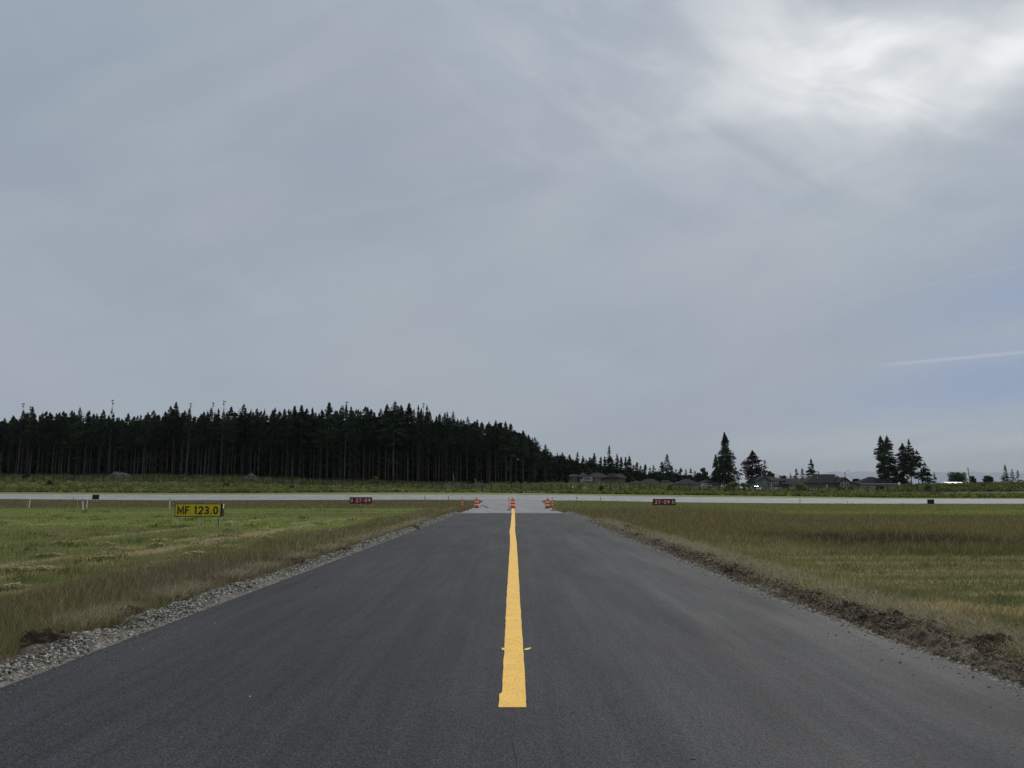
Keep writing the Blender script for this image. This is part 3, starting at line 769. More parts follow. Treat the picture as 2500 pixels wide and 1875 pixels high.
hg = gheight(X, Y); k = (hg > .19) & (X < .7*Y+1) & (X > -.7*Y-1) & (fbm(X*.4, Y*.3, 3, 61) > .46); X, Y, hg = X[k], Y[k], hg[k]; nh = len(X)
tag(link('seed_stems', blades('seed_stems', X, Y, hg*(1.2+.7*RNG.random(nh)), .0022+.00040*Y, np.array([.30,.25,.16])*(.5+.9*RNG.random((nh, 1))), lean=.5), M['grass']), 'thin pale seed stems standing above the taller grass', 'grass', kind='stuff')
# mown clippings in rows (left) and streaks (right)
n = 52000
Y = 8*np.exp(RNG.random(n)*math.log(48/8)); pick = RNG.random(n)
xl = np.select([pick < .36, pick < .52, pick < .66, pick < .72], [-10.1, -7.9, -11.3, -15.0], 0)
X = xl+(fbm(Y*.5, Y*0+xl, 3, 5)-.5)*.6+RNG.normal(0, 1, n)*np.where(pick < .36, .26, .12)
rgt = pick >= .72
Yr = 8+12.2*RNG.random(n)**.8; Xr = 5.8+RNG.random(n)*(.7*Yr-4.6)
sn = fbm(Xr*.25+Yr*.3, Yr*2.2, 4, 32)
X = np.where(rgt, Xr, X); Y = np.where(rgt, Yr, Y)
keep = np.where(rgt, (sn > .55) & (Xr > 5.6), fbm(X*1.6, Y*.55, 3, 91) > .51+.1*RNG.random(n))
X = X[keep]; Y = Y[keep]; nh = len(X)
c = np.array([.48,.42,.24])*(.6+.7*RNG.random((nh, 1)))
H = .10+.06*RNG.random(nh)
tag(link('grass_clippings', blades('grass_clippings', X, Y, H, .004+.0007*Y, c, lean=1.3), M['grass']), 'straw coloured mown clippings lying in rows on the grass', 'clippings', kind='stuff')
n = 380
Y = 9*np.exp(RNG.random(n)*math.log(70/9)); X = np.where(RNG.random(n) < .5, -1, 1)*(6+RNG.random(n)*(.66*Y-5.4)); k = (np.abs(X) > 5.9) & (np.abs(X) < .69*Y+1); X, Y = X[k], Y[k]; m_ = 26
Xc = (X[:, None]+RNG.normal(0, .10, (len(X), m_))*(1+Y[:, None]/40)).ravel(); Yc = (Y[:, None]+RNG.normal(0, .10, (len(X), m_))*(1+Y[:, None]/40)).ravel()
cb_ = np.repeat(np.array([.12,.135,.05])[None]*(.6+.8*RNG.random((len(X), 1))), m_, 0)
tag(link('weed_tufts', blades('weed_tufts', Xc, Yc, .13+.14*RNG.random(len(Xc)), .009+.0006*Yc, cb_, lean=.8), M['grass']), 'small darker weed tufts scattered through both mown fields', 'weeds', kind='stuff')
# clover flowers
n = 5200
Y = 30*np.exp(RNG.random(n)*math.log(95/30)); X = -(5.5+RNG.random(n)*(.66*Y-5.2))
rr = RNG.random(n) < .3
X = np.where(rr, 5.5+RNG.random(n)*np.minimum(.2*Y, 12), X)
kk = (fbm(X*.18, Y*.5, 3, 13) > .60) & (Y > 30) & (np.abs(X) < np.where(X > 0, 16, 40))
X = X[kk]; Y = Y[kk]; sz = .008+.00028*Y; nh = len(X)
pos = np.stack([X, Y, zt(X, Y)+.12+.08*RNG.random(nh)], -1)
me = stones('clover_flowers', pos, sz, np.tile([.5,.5,.42], (nh, 1)), .7)
tag(link('clover_flowers', me, M['stone']), 'tiny white clover flowers dotted in drifts over the grass', 'flowers', kind='stuff')
n = 2500
Y = 51+22*RNG.random(n); X = 18+RNG.random(n)*(.68*Y-17)
kk = fbm(X*.12, Y*.5, 3, 19) > .5; X = X[kk]; Y = Y[kk]; nh = len(X)
pos = np.stack([X, Y, zt(X, Y)+.18+.08*RNG.random(nh)], -1)
me = stones('buttercups', pos, np.full(nh, .02), np.tile([.5,.42,.04], (nh, 1)), .7)
tag(link('buttercups', me, M['stone']), 'yellow wildflowers in the bright strip of the right field', 'flowers', kind='stuff')

# small heaps of clippings
hp = [(150,1330,'oval hay heap farthest left on the mown grass'),(120,1361,'wide tan clippings heap in front of the row at far left'),(256,1334,'hay heap left of the yellow sign, pale top'),
      (391,1324,'hay heap below the left leg of the yellow sign'),(382,1336,'second hay heap below the yellow sign, nearer camera'),(278,1347,'flat hay heap beside the pale row'),
      (478,1357,'rounded hay heap right of the row under the yellow sign'),(567,1355,'hay heap farthest right near the brown fringe'),(650,1318,'rounded brown hay heap right of the yellow sign'),
      (257,1368,'long hay heap lying on the pale row'),(100,1395,'hay heap on the pale row near left frame edge'),(30,1443,'nearest hay heap at lower left of the mown grass'),
      (400,1392,'streaky hay heap left of the tall grass'),(52,1398,'low hay heap at the left frame edge')]
for k, (px, py, lab) in enumerate(hp):
    p = gp(px, py); s_ = .10+.08*random.random()
    nb = 170; a = RNG.random(nb)*6.28; r = np.sqrt(RNG.random(nb))
    X = np.cos(a)*r*s_*1.7; Y = np.sin(a)*r*s_; Z = (1-r)*.05+.075
    b = RNG.random(nb)*6.28; L2 = .05+.07*RNG.random(nb); wd = .004+.0004*p[1]
    e = np.stack([np.cos(b)*L2, np.sin(b)*L2, .02*(RNG.random(nb)-.3)], -1); q = np.stack([-np.sin(b), np.cos(b), RNG.random(nb)], -1)*wd
    c0 = np.stack([X, Y, Z], -1)
    V = np.stack([c0-e-q, c0-e+q, c0+e+q, c0+e-q], 1).reshape(-1, 3)
    o = link('hay_heap', nmesh('hay_heap', V, quads=(np.arange(nb)*4)[:, None]+np.arange(4)[None]), M['hay'])
    o.location = (p[0], p[1], 0); tag(o, lab, 'heap of clippings', 'small heaps of dry clippings on the left grass')

# ------------------------------------------------------------------ leafy things
def leafcloud(centres, radii, per, size, seed, up=.3, squash=1.0):
    """random leaf quads filling a set of ellipsoids -> V, quads"""
    r = np.random.default_rng(seed); out = []
    for c, R in zip(centres, radii):
        d = r.normal(size=(per, 3)); d /= np.linalg.norm(d, axis=1)[:, None]
        rad = (r.random(per)**.45)[:, None]
        p = np.array(c)+d*rad*np.array(R)
        out.append(p)
    p = np.concatenate(out); n = len(p)
    a = r.normal(size=(n, 3)); a /= np.linalg.norm(a, axis=1)[:, None]
    b = np.cross(a, r.normal(size=(n, 3))); b /= np.linalg.norm(b, axis=1)[:, None]
    s_ = size*(.5+r.random(n))[:, None]
    V = np.stack([p-a*s_, p-b*s_*.55, p+a*s_, p+b*s_*.55], 1).reshape(-1, 3)
    return V, (np.arange(n)*4)[:, None]+np.arange(4)[None]

def conifer_crown(H, zb, R, seed, nb=150, per=16, leaf=.42, droop=.35, ragged=.45, top_sharp=1.0, shape='cone', lobes=.5):
    """whorls of drooping sprays: V, quads"""
    r = np.random.default_rng(seed); P_ = []; A = []; S_ = []
    nw = max(14, nb//3)
    wz = np.sort(zb+(H-zb)*(1-(1-r.random(nw))**1.25))
    ph = r.random()*50
    for b in range(nb):
        z = wz[r.integers(nw)]+r.normal()*(.1+.012*(H-zb)); t = min(max((z-zb)/(H-zb), 0), .995); a = r.random()*6.283
        if shape == 'cone': Rr = R*(1-t)**top_sharp*(.55+.45*min(1, t*5+.3))
        elif shape == 'column': Rr = R*(1-t**4.5)*(.65+.35*min(1, t*4))
        elif shape == 'round': Rr = R*(1-t**2.8)*(.75+.25*min(1, t*5))
        elif shape == 'flat': Rr = R*math.sqrt(max(0, 1-abs(t*1.35-.5)**2.2))*.9
        else: Rr = R*(1-t**1.7)*(.6+.4*min(1, t*4))
        lb = float(vn(np.array([ph+math.cos(a)*1.3]), np.array([z*.55+math.sin(a)*1.3]), seed))
        Lb = Rr*(1-lobes+2*lobes*lb)*(1-ragged*r.random()**1.5)+.12; n_ = max(4, int(per*(.35+.65*Lb/R)))
        s_ = .12+.88*r.random(n_)**.7
        x = np.cos(a)*Lb*s_; y_ = np.sin(a)*Lb*s_; zz_ = z-droop*Lb*s_**1.5+.12*Lb*s_
        jit = r.normal(size=(n_, 3))*np.array([.5, .5, .28])*leaf*(.35+.4*Lb/R)
        P_.append(np.stack([x, y_, zz_], -1)+jit)
        d = np.array([math.cos(a), math.sin(a), -.35]); A.append(np.tile(d, (n_, 1))); S_.append(np.full(n_, .45+.55*min(1, Lb/R*1.3)))
    k = 26; q = r.random(k); zz_ = H-(H-zb)*.07*q; P_.append(np.stack([r.normal(size=k)*.12*q, r.normal(size=k)*.12*q, zz_], -1)); A.append(np.tile([0.2,0,1], (k, 1))); S_.append(np.full(k, .4))
    P_ = np.concatenate(P_); A = np.concatenate(A)+r.normal(size=P_.shape)*.45; S_ = np.concatenate(S_)
    A /= np.linalg.norm(A, axis=1)[:, None]; B = np.cross(A, r.normal(size=A.shape)); B /= np.linalg.norm(B, axis=1)[:, None]
    n = len(P_); s_ = (leaf*(.5+r.random(n))*S_)[:, None]
    V = np.stack([P_-A*s_, P_-B*s_*.42, P_+A*s_, P_+B*s_*.42], 1).reshape(-1, 3)
    return V, (np.arange(n)*4)[:, None]+np.arange(4)[None]
def trunk_mb(H, r0, seed, limbs=0, zb=0, R=2, lean=0):
    rr = random.Random(seed); m = MB(); pts = []; rad = []
    bx, by = rr.uniform(-.3, .3), rr.uniform(-.3, .3)
    for k in range(7):
        t = k/6; pts.append((bx*math.sin(t*3)*.6+lean*t, by*math.sin(t*2.4)*.5, H*t)); rad.append(r0*(1-t*.86)*(1.25 if k == 0 else 1))
    m.tube(pts, rad, 7)
    for k in range(limbs):
        t = zb/H+(1-zb/H)*rr.random()*.9; z = H*t; a = rr.random()*6.28; Lb = R*(1-t)*rr.uniform(.5, 1)+.4
        m.tube([(0, 0, z), (math.cos(a)*Lb*.5, math.sin(a)*Lb*.5, z+.05*Lb), (math.cos(a)*Lb, math.sin(a)*Lb, z-.15*Lb)], [r0*.18*(1-t*.6), r0*.1, .02], 4)
    return m
def dup(root, loc, rz=0, sc=(1,1,1), label=None, cat=None, group=None, name=None):
    r = root.copy(); COL.objects.link(r); r.location = loc; r.rotation_euler = (0,0,rz); r.scale = sc
    if name: r.name = name
    if label: r['label'] = label
    if cat: r['category'] = cat
    if group: r['group'] = group
    for ch in root.children:
        c = ch.copy(); COL.objects.link(c); c.parent = r
    return r
FOREST = 'forest conifers on the left'
flabel = 'tall dark conifer with bare grey trunk among the dense left forest'
protos = []
specs = [ # H, zb, R, kind
 (26,13.5,2.6,'cone',.42),(27,15,2.3,'cone',.40),(25.5,12,3.0,'open',.45),(26.5,14,2.7,'open',.42),(24.5,13,2.4,'cone',.40),(26,15,2.5,'open',.42),(27,13,2.2,'cone',.38),(25,10.5,2.9,'cone',.45)]
for k, (H, zb, R, shp, leaf) in enumerate(specs):
    root = thing('conifer_tree', flabel, 'tree', (0,0,0), 0, FOREST)
    trunk_mb(H*.985, .17, 60+k, 16, zb*.8, R*1.1).build('trunk', M['bark'], root, smooth=True)
    V, Q = conifer_crown(H, zb, R*(1.25+.25*(k%3)), 200+k, nb=270, per=18, leaf=leaf*.95, shape=shp, ragged=.55, top_sharp=.85, droop=.2, lobes=.4)
    # sparse lower whiskers
    V2, Q2 = conifer_crown(zb+1, zb*.45, R*.45, 300+k, nb=16, per=6, leaf=.34, shape='open', ragged=.7)
    V = np.concatenate([V, V2]); Q = np.concatenate([Q, Q2+len(V)-len(V2)])
    link('crown', nmesh('crown', V, quads=Q), M['needles'], root)
    protos.append((root, H))
used = [False]*len(protos)
def plant(k, px, Y, toppy, label=flabel, group=FOREST, wid=1.0, name=None):
    root, H = protos[k]
    X, Y, z = on(px, Y)
    top = at(px, toppy, Y)[2]; sc = (top-z)/H
    w_ = wid*min(1.15, max(.8, sc))
    rz = random.random()*6.28
    if used[k]:
        o = dup(root, (X, Y, z-.2), rz, (w_, w_, sc), label, 'tree', group)
        if group is None and 'group' in o: del o['group']
    else:
        used[k] = True; o = root; o.location = (X, Y, z-.2); o.rotation_euler = (0,0,rz); o.scale = (w_, w_, sc); o['label'] = label
        if group: o['group'] = group
    return o
TOPX = np.array([-120,0,45,145,215,260,280,360,412,450,530,627,680,735,836,890,960,1030,1070,1111,1135,1156,1179,1198,1220,1239,1252,1263,1280,1291,1302,1316,1331,1350,1386,1409])
TOPY = np.array([1012,1012,1000,998,1004,1004,1016,1002,984,1000,995,992,995,994,984,996,986,992,1010,1005,1022,1016,1014,1026,1018,1020,1040,1044,1041,1056,1064,1082,1090,1097,1101,1112])
rows_ = [(268, 21.0, .0), (273, 17.0, 6.), (280, 18, 12.)]
cnt = 0
for ri, (Yr, step, drop) in enumerate(rows_):
    px = -90+ri*5
    while px < 1402:
        j = px+random.uniform(-5, 5)
        bend = max(0, j-1240)
        Yd = Yr+bend*.55+random.uniform(-2.5, 2.5)
        tp = float(np.interp(j, TOPX, TOPY))+drop+abs(random.gauss(0, 9))-6
        if ri in (0, 1) : tp += random.choice([0, 0, 3, 9, 16])
        if cnt < 292 or True:
            if -40 < j or ri < 2:
                plant(random.randrange(len(protos)), j, Yd, tp, wid=random.uniform(.75, 1.4)*(1 if j < 1230 else .85)); cnt += 1
        px += step*random.uniform(.75, 1.25)
FOREST_COUNT = cnt
# the deep interior of the wood, read as one mass
vv = []; qq = []; bi = 0
tv = []; tq = []; ti = 0
for k in range(820):
    px = random.uniform(-160, 1400) if k < 660 else random.uniform(1380, 1730); Yd = random.uniform(287, 352)+(max(0, px-1220)*.6 if k < 660 else 62)
    X, Y, z = on(px, Yd); H = 25+random.uniform(-3, 1); top = at(px, (float(np.interp(px, TOPX, TOPY))+14+random.random()*22) if k < 660 else float(np.interp(px, [1290,1400,1560,1730],[1118,1126,1152,1164]))+random.random()*10, Yd)[2]; H = max(3, min(H, top-z))
    V, Q = conifer_crown(H, H*.01, 3.6, 900+k, nb=105, per=8, leaf=1.35, shape='open', ragged=.4, lobes=.3)
    vv.append(V+np.array([X, Y, z])); qq.append(Q+bi); bi += len(V)
    a = np.arange(6)/6*2*math.pi; ring = np.stack([np.cos(a), np.sin(a), a*0], -1)
    tvk = np.concatenate([ring*.3+np.array([X, Y, z-.3]), ring*.06+np.array([X, Y, z+H*.97])]); tv.append(tvk)
    tq.append(np.array([(i, (i+1) % 6, 6+(i+1) % 6, 6+i) for i in range(6)])+ti); ti += 12
wood = link('wood_interior', nmesh('wood_interior', np.concatenate(vv+tv), quads=np.concatenate(qq+[np.concatenate(tq)+bi])), M['needles'])
tag(wood, 'dark depths of the conifer wood behind the front rows of trunks', 'wood', kind='stuff')

# spindly dead or sparse tops that break the skyline
spd = thing('snag_tree', '', 'tree')
mbt = trunk_mb(28, .22, 5, 26, 18, 2.2); mbt.build('trunk', M['bark'], spd, smooth=True)
V, Q = conifer_crown(24.6, 17, 2.2, 77, nb=70, per=10, leaf=.36, shape='cone', ragged=.7)
V2, Q2 = leafcloud([(.1,0,27.6),(.0,.1,26.6)], [(.45,.45,.35),(.3,.3,.3)], 22, .22, 3)
link('crown', nmesh('crown', np.concatenate([V, V2]), quads=np.concatenate([Q, Q2+len(V)])), M['needles'], spd)
first = True
for px, tp, lab in ((38,982,'spindly bare-topped conifer leftmost on the forest skyline'),(57,990,'thin forked-top conifer just right of the leftmost bare top'),(259,974,'conifer with a tall bare spire and drooping limbs standing left in the forest'),
    (453,982,'slim conifer with tufted narrow top above the yellow sign'),(509,980,'thin tufted conifer tip rising right above the yellow sign'),(536,976,'tallest thin tufted spire between yellow sign and red sign'),
    (840,978,'bare leader with tuft above the left red sign'),(1031,982,'bare spire with a small tuft over the right half of the forest')):
    X, Y, z = on(px, 266); top = at(px, tp, 266)[2]; sc = (top-z)/28
    if first: o = spd; o.location = (X, Y, z-.2); o.scale = (1,1,sc); o['label'] = lab; first = False
    else: o = dup(spd, (X, Y, z-.2), random.random()*6, (1,1,sc), lab, 'tree')

# ------------------------------------------------------------------ trees to the right, one by one
def conifer(px, toppy, basepy, Y, wpx, label, shape='cone', seed=0, m='needles_right', zbf=.12, dens=1.0, group=None, ragged=.5, sharp=.9, name='conifer_tree', droop=.25):
    X = (px-CX)/F*Y*math.cos(P)
    z = at(px, basepy, Y)[2]; top = at(px, toppy, Y)[2]; H = top-z; R = wpx/2/F*Y*1.05
    root = thing(name, label, 'tree', (X, Y, z), 0, group)
    trunk_mb(H*.98, max(.12, H*.012), seed, 20, H*zbf, R).build('trunk', M['bark'], root, smooth=True)
    leaf = max(.15, .46*Y/300*min(1, H/10))
    V, Q = conifer_crown(H, H*zbf, R, seed+1000, nb=int(200*dens*max(.5, min(1.6, H/12))), per=16, leaf=leaf*.8, shape=shape, ragged=ragged, top_sharp=sharp, droop=droop)
    link('crown', nmesh('crown', V, quads=Q), M[m], root)
    return root
def broad(px, toppy, basepy, Y, wpx, label, seed=0, m='leaves', nblob=16, per=90, leaf=.3, name='broadleaf_tree', cat='tree', group=None, low=.25, trunk=True):
    X = (px-CX)/F*Y*math.cos(P); z = at(px, basepy, Y)[2]; top = at(px, toppy, Y)[2]; H = top-z; R = wpx/2/F*Y
    r = random.Random(seed); cs = []; rs = []
    for k in range(nblob):
        a = r.random()*6.28; t = r.random(); zz_ = H*(low+(1-low)*t*.86)
        f = math.sqrt(max(.05, 1-(abs(t-.4)/.75)**2)); q = r.random()**.5*R*.72*f
        s_ = R*r.uniform(.24, .42); cs.append((math.cos(a)*q, math.sin(a)*q, min(zz_, H-s_*.7))); rs.append((s_, s_, s_*.75))
    cs.append((0,0,H-R*.25)); rs.append((R*.3,R*.3,R*.25))
    root = thing(name, label, cat, (X, Y, z), 0, group)
    mb = MB(); mb.tube([(0,0,-.3),(0.1,0,H*.35),(0,0.05,H*.8)], [max(.06,H*.03),max(.05,H*.02),.04], 7)
    for c in cs[:9]: mb.tube([(0,0,H*.25*r.uniform(.6,1.4)), (c[0]*.5,c[1]*.5,c[2]*.7), (c[0],c[1],c[2])], [max(.03,H*.012),max(.02,H*.007),.02], 5)
    mb.build('trunk' if trunk else 'stems', M['bark'], root, smooth=True)
    V, Q = leafcloud(cs, rs, per, leaf, seed+5)
    link('crown' if trunk else 'foliage', nmesh('crown', V, quads=Q), M[m], root)
    return root
DT = 330
# belt of conifers behind the first houses (x 1325-1700)
belt = [(1411,1106,26),(1424,1115,20),(1441,1118,22),(1452,1107,22),(1468,1117,22),(1478,1116,20),(1508,1110,24),(1518,1117,20),
        (1529,1117,18),(1538,1114,22),(1548,1135,16),(1557,1130,18),(1565,1137,16),(1577,1134,20),(1588,1142,16),(1597,1137,20),(1610,1146,16),(1618,1128,20),(1642,1138,18),(1652,1146,16),(1664,1142,20),(1676,1146,18),(1688,1145,18),(1698,1150,16),
        (1400,1122,20),(1432,1124,22),(1495,1124,22),(1570,1146,18),(1605,1150,18),(1630,1144,20),(1658,1152,18)]
for k, (px, tp, wd) in enumerate(belt):
    conifer(px, tp, 1181, DT+12*(k % 3)+(0 if k < 28 else 30), wd*1.15, 'small dark conifer in the tree belt behind the low brown roofed houses', seed=400+k, m='needles', zbf=.05, dens=1.0, group='conifers behind the low houses', shape='cone' if k % 3 else 'open', sharp=.7)
conifer(1489, 1090, 1181, DT-6, 27, 'tallest irregular conifer above the grey gabled house of the left house row', seed=501, m='needles', shape='open', dens=.9, sharp=.8)
conifer(1631, 1110, 1183, DT-8, 40, 'pyramid shaped conifer with layered limbs midway between forest and big cedar', seed=502, m='needles', dens=1.1, ragged=.35)
broad(1447, 1119, 1180, DT-10, 36, 'round dark green broadleaf tree behind the brown roofs', seed=503, m='needles_right', leaf=.35)
broad(1719, 1142, 1186, DT-8, 30, 'rounded green tree just left of the big cedar', seed=504, leaf=.35)
broad(1705, 1155, 1186, DT-12, 20, 'low dark tree left of the rounded green tree', seed=505, leaf=.35, m='needles_right')
conifer(1774, 1059, 1188, 300, 74, 'largest cedar, broad pointed crown reaching the ground, beside the purple tree', seed=510, dens=5.0, zbf=.02, sharp=.72, ragged=.45, droop=.4)
conifer(1750, 1112, 1188, 305, 34, 'lower green conifer leaning against the left flank of the big cedar', seed=511, dens=1.3, zbf=.02, sharp=.7)
conifer(1841, 1101, 1187, 300, 52, 'dark purple leaved maple between the big cedar and grey green house', seed=512, m='purple', shape='round', dens=3.0, zbf=.04, ragged=.35, droop=.0, name='maple_tree')
conifer(1870, 1122, 1178, 310, 26, 'thin light conifer behind the right side of the purple maple', seed=513, dens=.8)
broad(1882, 1150, 1180, 315, 24, 'small round green tree above the gable of the grey green house', seed=514, leaf=.3)
conifer(1932, 1155, 1186, 320, 9, 'tiny narrow conifer tip over the garage roof', seed=515, dens=.6)
conifer(1946, 1143, 1182, 325, 19, 'left small conifer of the trio between the two right houses', seed=516, dens=.9, m='needles')
conifer(1961, 1143, 1182, 328, 18, 'middle small conifer of the trio between the two right houses', seed=517, dens=.9, m='needles')
conifer(1984, 1123, 1182, 320, 28, 'tall ragged conifer of the trio left of the charcoal hip roof', seed=518, dens=1.1, shape='open')
conifer(2001, 1149, 1160, 380, 6, 'very small distant conifer tip over the left end of the hip roof', seed=519, dens=.4)
broad(1915, 1161, 1180, 345, 26, 'pale distant shrubby tree behind the grey green house roof', seed=520, leaf=.25)
broad(2092, 1169, 1188, 300, 24, 'small round dark tree right of the charcoal hip roof', seed=521, m='purple', leaf=.3)
broad(2110, 1172, 1188, 312, 12, 'low green tree left of the pale walled bungalow', seed=522, leaf=.3)
conifer(2158, 1066, 1186, 300, 32, 'left leader of the tall twin topped tree right of bungalow', seed=530, shape='column', dens=1.9, zbf=.05, ragged=.6)
conifer(2174, 1066, 1186, 302, 36, 'right leader of the tall twin topped tree by the bungalow', seed=531, shape='column', dens=1.9, zbf=.05, ragged=.5)
conifer(2211, 1084, 1188, 298, 34, 'dark dense conifer in middle of the tall right clump', seed=532, m='needles', shape='column', dens=2.0, zbf=.05)
conifer(2227, 1075, 1188, 304, 22, 'thin see-through poplar with pointed top in the tall right clump', seed=533, shape='column', dens=.8, zbf=.2)
conifer(2245, 1100, 1188, 304, 24, 'sparse tree right of the thin poplar', seed=534, shape='column', dens=.75, zbf=.2)
conifer(2262, 1130, 1190, 300, 28, 'shorter dark tree at right end of the tall clump', seed=535, m='needles', shape='round', dens=1.3)
conifer(2284, 1153, 1188, 300, 14, 'small cone tree standing off right of the tall clump', seed=536, dens=.7)
conifer(2151, 1148, 1180, 296, 12, 'small conifer peeking over the bungalow roof', seed=537, dens=.6, m='needles')
broad(2192, 1150, 1190, 303, 34, 'dark undergrowth tree at the foot of the tall right clump', seed=538, m='needles_right', leaf=.35)
broad(2340, 1152, 1184, 330, 54, 'wide dome shaped tree above the white metal roof', seed=540, leaf=.3, nblob=26, low=.2)
broad(2376, 1162, 1184, 320, 20, 'small round tree right of the leaning utility pole', seed=541, leaf=.3)
broad(2414, 1161, 1184, 305, 30, 'rounded fuzzy bush tree between utility pole and right conifers', seed=542, leaf=.22)
conifer(2459, 1136, 1184, 305, 26, 'tallest of the three conifers at the right frame edge', seed=543, dens=1.2, m='needles', zbf=.03)
conifer(2476, 1146, 1184, 308, 20, 'middle one of the three conifers at the right frame edge', seed=544, dens=.9, m='needles', zbf=.03)
conifer(2489, 1149, 1184, 306, 22, 'rightmost of the three conifers at the right frame edge', seed=545, dens=.9, m='needles', zbf=.03)

# ------------------------------------------------------------------ scrub bands (uncountable)
def scrub(name, n, yr, pxr, hr, cols, leaf, per, label, seed, cond=None):
    r = np.random.default_rng(seed)
    px = r.uniform(*pxr, n); Y = r.uniform(*yr, n); X = (px-CX)/F*Y*math.cos(P)
    if cond is not None:
        k = cond(px, Y, r); px, Y, X = px[k], Y[k], X[k]; n = len(px)
    z = zt(X, Y); h = hr[0]+(hr[1]-hr[0])*r.random(n)**1.5*(.5+fbm(X*.08, Y*.1, 3, seed))
    w_ = h*(.7+.8*r.random(n))
    d = r.normal(size=(n, per, 3)); d /= np.linalg.norm(d, axis=2)[..., None]; d[..., 2] = np.abs(d[..., 2])
    rad = r.random((n, per, 1))**.4
    p = d*rad*np.stack([w_, w_, h], -1)[:, None, :]+np.stack([X, Y, z], -1)[:, None, :]
    p = p.reshape(-1, 3); m_ = len(p)
    a = r.normal(size=(m_, 3)); a[:, 2] = np.abs(a[:, 2])+.3; a /= np.linalg.norm(a, axis=1)[:, None]
    b = np.cross(a, r.normal(size=(m_, 3))); b /= np.linalg.norm(b, axis=1)[:, None]
    s_ = leaf*(.5+r.random(m_))[:, None]
    V = np.stack([p-a*s_, p-b*s_*.5, p+a*s_, p+b*s_*.5], 1).reshape(-1, 3)
    ci = np.array(cols)[r.integers(0, len(cols), n)]*(.45+.9*r.random((n, 1)))
    tone = fbm(X*.05, Y*.12, 3, seed+3)[:, None]; ci = ci*(.7+.6*tone)
    cc = np.repeat(np.repeat(ci, per, 0)*(.75+.5*r.random((m_, 1))), 4, 0)
    return tag(link(name, nmesh(name, V, quads=(np.arange(m_)*4)[:, None]+np.arange(4)[None], colors=cc), M['scrub']), label, 'scrub', kind='stuff')
G1 = (.20,.225,.05); G2 = (.26,.27,.07); G3 = (.09,.115,.035); G4 = (.15,.20,.07); G5 = (.17,.14,.07)
scrub('scrub', 6300, (178, 213), (-60, 1010), (.35, 1.2), [G1, G2, G3, G4, G5], .17, 30, 'tangled olive green scrub on the bank between runway and left wire fence', 1)
scrub('scrub', 3100, (178, 212), (1010, 2560), (.2, .75), [G1, G2, G3, G4], .16, 26, 'low green scrub between the runway and the right part of the fence', 2)
scrub('scrub', 2600, (178, 190), (1330, 2560), (.3, .9), [G1, (.17,.19,.035), G3], .16, 26, 'thick green weeds along the far verge of the runway at right', 7)
scrub('tall_weeds', 3200, (231, 266), (-60, 1400), (.5, 1.7), [G4, (.085,.12,.05), G1, (.14,.16,.05)], .19, 26, 'bright weeds and saplings between wire fence and forest', 3)
scrub('tall_weeds', 1900, (232, 280), (1400, 2230), (.3, 1.0), [G1, G4, G3], .19, 26, 'green weeds between fence and house row', 4)
scrub('brambles', 2600, (232, 284), (2160, 2580), (.5, 1.35), [G3, G1, (.09,.105,.04), (.07,.09,.035)], .22, 34, 'dark brambles heaped on the rise at far right', 5)
scrub('scrub', 2200, (213, 229.4), (-60, 2300), (.15, .5), [G1, G3, G4, G5], .14, 20, 'low green growth directly in front of the wire fence', 9)
# verge tufts to break the runway's far edge
# ------------------------------------------------------------------ single bushes
def bush(px, toppy, basepy, Y, wpx, label, seed, m='bush', leaf=.16, per=110, nb=9):
    return broad(px, toppy, basepy, Y, wpx, label, seed=seed, m=m, nblob=nb, per=per, leaf=leaf, name='bush', cat='bush', low=.15, trunk=False)
bush(61, 1150, 1174, 234, 20, 'dark young spruce bush at the fence far left', 601, 'needles')
bush(119, 1172, 1193, 200, 26, 'dark rounded bush in the left scrub before the tall forest', 602, 'needles_right')
bush(552, 1176, 1198, 196, 24, 'dark olive bush in the scrub right of the yellow sign', 603)
bush(712, 1184, 1202, 186, 18, 'small green bush in scrub between the yellow and red signs', 604)
bush(916, 1163, 1200, 212, 26, 'tall round bush at the fence above the left red sign', 605, leaf=.2)
bush(1239, 1186, 1203, 215, 16, 'low dark bush at the fence behind the middle drum', 606)
bush(1468, 1184, 1200, 205, 20, 'spiky open bush left of the right red sign', 607)
bush(1635, 1181, 1201, 215, 20, 'bright rounded bush above the right red sign', 608, leaf=.18)
bush(1674, 1194, 1206, 200, 14, 'small bush right of the right red sign', 609)
bush(1790, 1177, 1201, 236, 42, 'broad bright bush in front of the big cedar', 610, leaf=.22, nb=14)
bush(1817, 1179, 1201, 238, 30, 'bright bush leaning toward the parked dark car', 611, leaf=.22)
bush(1771, 1190, 1205, 215, 14, 'small dark bush below the broad bright bush', 612)
bush(1958, 1180, 1201, 236, 38, 'domed bright bush between garage and charcoal roofed house', 613, leaf=.22, nb=14)
bush(1925, 1191, 1204, 238, 22, 'low bush before the garage door', 614)
bush(2009, 1198, 1213, 195, 14, 'small round bush in scrub below the charcoal roofed house', 615)
bush(2052, 1188, 1199, 250, 26, 'dark hedge bush under the porch of the charcoal roofed house', 616, 'needles_right')
bush(2075, 1189, 1201, 246, 20, 'dark rounded bush at the lamp post foot', 617, 'needles_right')
bush(2150, 1184, 1200, 244, 26, 'dark bush in front of the pale bungalow', 618, 'needles_right')
bush(2265, 1185, 1204, 236, 26, 'brownish bush at the right end of the fence', 619, 'needles_right')

